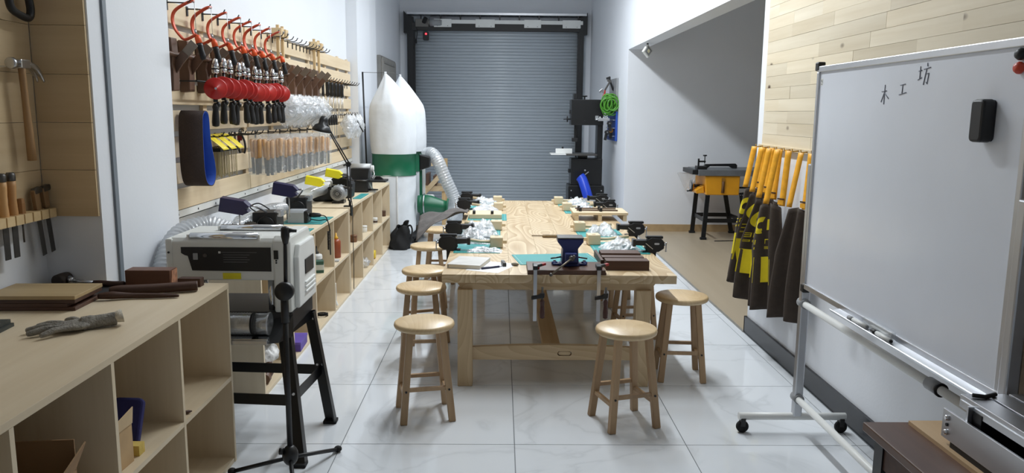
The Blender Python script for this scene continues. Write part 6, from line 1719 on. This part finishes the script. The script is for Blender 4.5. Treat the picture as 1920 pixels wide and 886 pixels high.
# ================================================================== WHITEBOARD
wbX, wy0, wy1, wz0, wz1 = 1.43, 2.10, 3.56, 0.72, 1.738
wb = thing('whiteboard', 'large mobile whiteboard in an aluminium frame on a castor stand', 'whiteboard', (wbX, wy0, 0), (0, 0, 0))
LY = wy1 - wy0
m_wbs = M('whiteboard_face', (226, 230, 238), 0.22, var=0.025, scale=3, spec=0.5)
MB().box(-0.002, 0.016, 0.012, LY - 0.012, wz0 + 0.012, wz1 - 0.012).build('panel', m_wbs, wb)
for (a, b_, c, d) in ((0, LY, wz1 - 0.026, wz1), (0, LY, wz0, wz0 + 0.026), (0, 0.024, wz0 + 0.026, wz1 - 0.026), (LY - 0.024, LY, wz0 + 0.026, wz1 - 0.026)):
    MB().box(-0.010, 0.020, a, b_, c, d).build('frame_rail', m_alu, wb, bevel=0.003)
for yy in (0.0, LY):
    for zz in (wz0, wz1):
        MB().cbox((0.004, yy, zz), (0.034, 0.04, 0.04)).build('corner_cap', m_black, wb, bevel=0.006)
MB().prism([(-0.010, 0.012), (-0.048, 0.006), (-0.053, 0.015), (-0.051, 0.017), (-0.046, 0.010), (-0.010, 0.017)], 0.03, 1.05, Matrix.Translation((0, 0, wz0 - 0.012)) @ Matrix(((1, 0, 0, 0), (0, 0, 1, 0), (0, 1, 0, 0), (0, 0, 0, 1)))).build('pen_tray', m_alu, wb)
for k, (yy,) in enumerate(((LY + 0.012,), (-0.012,))):
    MB().box(-0.012, 0.030, yy - 0.018, yy + 0.018, 0.085, 1.30).build('post', m_alu, wb, bevel=0.006)
    MB().tube([(-0.27, yy, 0.082), (0.25, yy, 0.082)], 0.018, 12).build('foot_bar', m_white, wb)
    for xx in (-0.25, 0.23):
        cs = MB().lathe([(0.006, -0.013), (0.026, -0.013), (0.03, -0.006), (0.03, 0.006), (0.026, 0.013), (0.006, 0.013)], 18, axT((xx, yy, 0.030), 'Y')).build('castor', m_rubber, wb)
        MB().box(xx - 0.012, xx + 0.012, yy - 0.018, yy + 0.018, 0.032, 0.075).build('castor_fork', m_black, cs, bevel=0.003)
    for zz in (0.644, 0.176):
        MB().cyl((0.008, yy - 0.03, zz), (0.008, yy + 0.03, zz), 0.024, n=14).build('tube_joint', m_black if k else m_gray, wb)
for zz in (0.644, 0.176):
    MB().cyl((0.004, 0.0, zz), (0.004, LY, zz), 0.0155, n=14).build('cross_tube', m_white, wb)
cj = MB().cyl((0.004, 0.30, 0.644), (0.004, 0.37, 0.644), 0.022, n=16).build('tube_sleeve', m_gray, wb)
MB().cyl((0.004, 0.296, 0.644), (0.004, 0.306, 0.644), 0.0235, n=16).build('sleeve_ring', m_black, cj)
MB().box(-0.0026, -0.002, LY - 0.055, LY - 0.033, wz1 - 0.085, wz1 - 0.055).build('maker_label', m_white, wb)
MB().beam((-0.003, LY - 0.047, wz1 - 0.072), (-0.003, LY - 0.042, wz1 - 0.060), 0.001, 0.004).box(-0.0032, -0.0026, LY - 0.052, LY - 0.036, wz1 - 0.08, wz1 - 0.078).build('label_mark', m_black, wb)
# handwritten characters (mu, gong, fang) in thin grey marker strokes
m_ink = M('marker_ink', (112, 116, 130), 0.6)
def stroke(pts, cy, cz, s, r=0.0015):
    P2 = [(-0.0030, cy - p[0] * s, cz + p[1] * s) for p in pts]
    MB().tube(P2, r, 5).build('marker_stroke', m_ink, wb)
Yc = lambda y: y - wy0
for g_, cy, cz in (('mu', 2.93, 1.60), ('gong', 2.80, 1.615), ('fang', 2.66, 1.66)):
    cy = Yc(cy)
    if g_ == 'mu':
        S = [[(-0.5, 0.25), (0.35, 0.3)], [(0, 0.8), (0.0, -0.8)], [(-0.02, 0.2), (-0.5, -0.6)], [(0.05, 0.1), (0.75, -0.35)]]
    elif g_ == 'gong':
        S = [[(-0.4, 0.35), (0.4, 0.4)], [(0, 0.38), (-0.05, -0.3)], [(-0.5, -0.4), (0.6, -0.25)]]
    else:
        S = [[(-0.9, 0.3), (-0.45, 0.35)], [(-0.68, 0.65), (-0.68, -0.3)], [(-0.95, -0.35), (-0.4, -0.2)], [(0.25, 0.85), (0.32, 0.6)], [(-0.2, 0.4), (0.75, 0.5)], [(0.2, 0.4), (-0.1, -0.75)], [(0.2, 0.05), (0.55, 0.1), (0.4, -0.7), (0.2, -0.55)]]
    for s_ in S:
        stroke(s_, cy, cz, 0.045)
# eraser, magnets, pens on the board
er = thing('board_eraser', 'black rounded felt eraser stuck on the whiteboard', 'eraser', (wbX - 0.0032, 2.285, 1.51))
MB().prism(rrect(0.062, 0.125, 0.016), 0.0, 0.04, Matrix(((0, 0, -1, 0), (1, 0, 0, 0), (0, 1, 0, 0), (0, 0, 0, 1)))).build('grip', m_black, er, bevel=0.008)
MB().prism(rrect(0.060, 0.120, 0.014), -0.0005, 0.012, Matrix(((0, 0, -1, 0), (1, 0, 0, 0), (0, 1, 0, 0), (0, 0, 0, 1)))).build('felt', M('felt_grey', (40, 40, 44), 0.9), er)
for (z, mt, lab) in ((1.692, m_black, 'round black magnet on the whiteboard'), (1.655, M('red_magnet', (206, 70, 44), 0.35), 'round red magnet on the whiteboard')):
    q = thing('board_magnet', lab, 'magnet', (wbX - 0.002, 2.165, z))
    MB().lathe([(0.014, 0.0), (0.017, 0.004), (0.017, 0.010), (0.012, 0.018), (0.004, 0.020)], 18, axT((0, 0, 0), '-X')).build('cap', mt, q)
    MB().cyl((0.0015, 0, 0), (-0.001, 0, 0), 0.013, n=14).build('disc', m_dsteel, q)
def bmarker(y, lab, mt, rz):
    t = thing('board_marker', lab, 'marker', (wbX - 0.036, y, wz0 + 0.009), (0, 0, rz))
    MB().cyl((0, -0.065, 0), (0, 0.04, 0), 0.0085, n=12).build('barrel', m_white, t)
    MB().cyl((0, 0.04, 0), (0, 0.075, 0), 0.0092, n=12).build('cap', mt, t)
    MB().cyl((0, -0.07, 0), (0, -0.065, 0), 0.006, n=12).build('end_plug', mt, t)
bmarker(2.92, 'white board marker with grey cap in the pen tray', m_gray, 0.05)
bmarker(2.73, 'white board marker with black cap in the pen tray', m_black, 0.0)
bx_ = thing('marker_case', 'clear plastic marker case behind the pen tray markers', 'case', (wbX - 0.0195, 2.78, wz0 + 0.006))
MB().box(-0.008, 0.010, -0.10, 0.12, 0.0, 0.03).build('shell', CLEAR('clear_case', body=0.25, gloss=0.25, bump=0.05), bx_, bevel=0.003)
MB().box(-0.006, 0.008, -0.05, 0.07, 0.001, 0.012).build('insert', m_white, bx_)

# ================================================================== ROUTER TABLE IN THE CORNER
bn = thing('low_bench', 'dark stained low bench in front of the whiteboard', 'bench', (1.11, 1.2, 0))
WX0 = 1.11
MB().prism([(0.0, 0.0), (0.585, 0.0), (0.585, 0.86), (0.30, 0.86), (0.30, 1.045), (0.0, 1.045)], 0.572, 0.60).build('top', WOOD('stained_top', (110, 80, 62), (76, 52, 40), 'Y', 20, rough=0.35), bn, bevel=0.004)
for (x, y) in ((0.03, 0.03), (0.52, 0.03), (0.03, 0.97), (0.22, 0.97)):
    MB().box(x, x + 0.05, y, y + 0.05, 0, 0.572).build('leg', m_blackm, bn)
MB().box(0.035, 0.075, 0.08, 0.97, 0.48, 0.572).build('side_rail', m_walnut, bn)
MB().box(0.08, 0.22, 0.98, 1.01, 0.48, 0.572).build('end_rail', m_walnut, bn)
pb = tag(MB().box(-0.085, 0.09, -0.48, 0.48, 0, 0.012).build('pale_board', WOOD('pale_ply', (214, 184, 146), (190, 158, 118), 'Y', 22), None, (1.325, 1.745, 0.6)), 'pale thin board lying on the dark low bench', 'board')
cn = thing('router_machine', 'aluminium desktop router with slotted bed on the low bench', 'router machine', (1.452, 1.575, 0.612))
for (xx, h0, h1) in ((-0.20, 0.018, 0.10), (0.15, 0.018, 0.10)):
    MB().box(xx, xx + 0.008, -0.45, 0.50, h0, h1).build('side_plate', m_alu, cn, bevel=0.001)
MB().box(-0.192, 0.15, 0.40, 0.408, 0.018, 0.14).build('end_plate', m_alu, cn)
MB().box(-0.18, 0.16, 0.36, 0.398, 0.012, 0.13).build('dark_core', m_black, cn)
MB().box(-0.196, 0.15, -0.44, 0.46, -0.0, 0.03).build('under_tray', M('tray_black', (24, 22, 22), 0.6), cn)
for zz in (0.038, 0.08):
    MB().lathe([(0.003, 0.0), (0.008, 0.0), (0.008, 0.006), (0.005, 0.008)], 12, axT((-0.2, 0.475, zz), '-X')).build('screw', m_chrome, cn)
MB().cyl((-0.203, 0.475, 0.06), (-0.200, 0.475, 0.06), 0.005, n=10).build('screw_hole_shade', m_black, cn)  # black disc paints the shade of a hole, nothing is drilled
for k in range(5):
    xa = -0.175 + 0.068 * k
    MB().box(xa, xa + 0.060, -0.45, 0.47, 0.138, 0.152).build('bed_slat', m_alu, cn, bevel=0.0015)
MB().box(-0.178, 0.165, -0.45, 0.465, 0.118, 0.1385).build('bed_frame', m_alu, cn, bevel=0.001)
MB().tube([(-0.16, 0.44, 0.159), (-0.13, 0.43, 0.158), (-0.09, 0.45, 0.158)], 0.006, 8).build('cable_end', m_rubber, cn)
pnl = thing('brown_panel', 'tall brown wooden panel against the wall beyond the whiteboard', 'panel', (1.70, 2.1, 0.0))
MB().box(0.0, 0.03, -0.5, 0.54, 0.0, 1.385).build('sheet', WOOD('brown_sheet', (120, 98, 70), (100, 80, 56), 'Z', 14), pnl)
MB().box(-0.004, 0.032, 0.525, 0.545, 0.0, 1.39).build('edge_strip', m_gray, pnl)
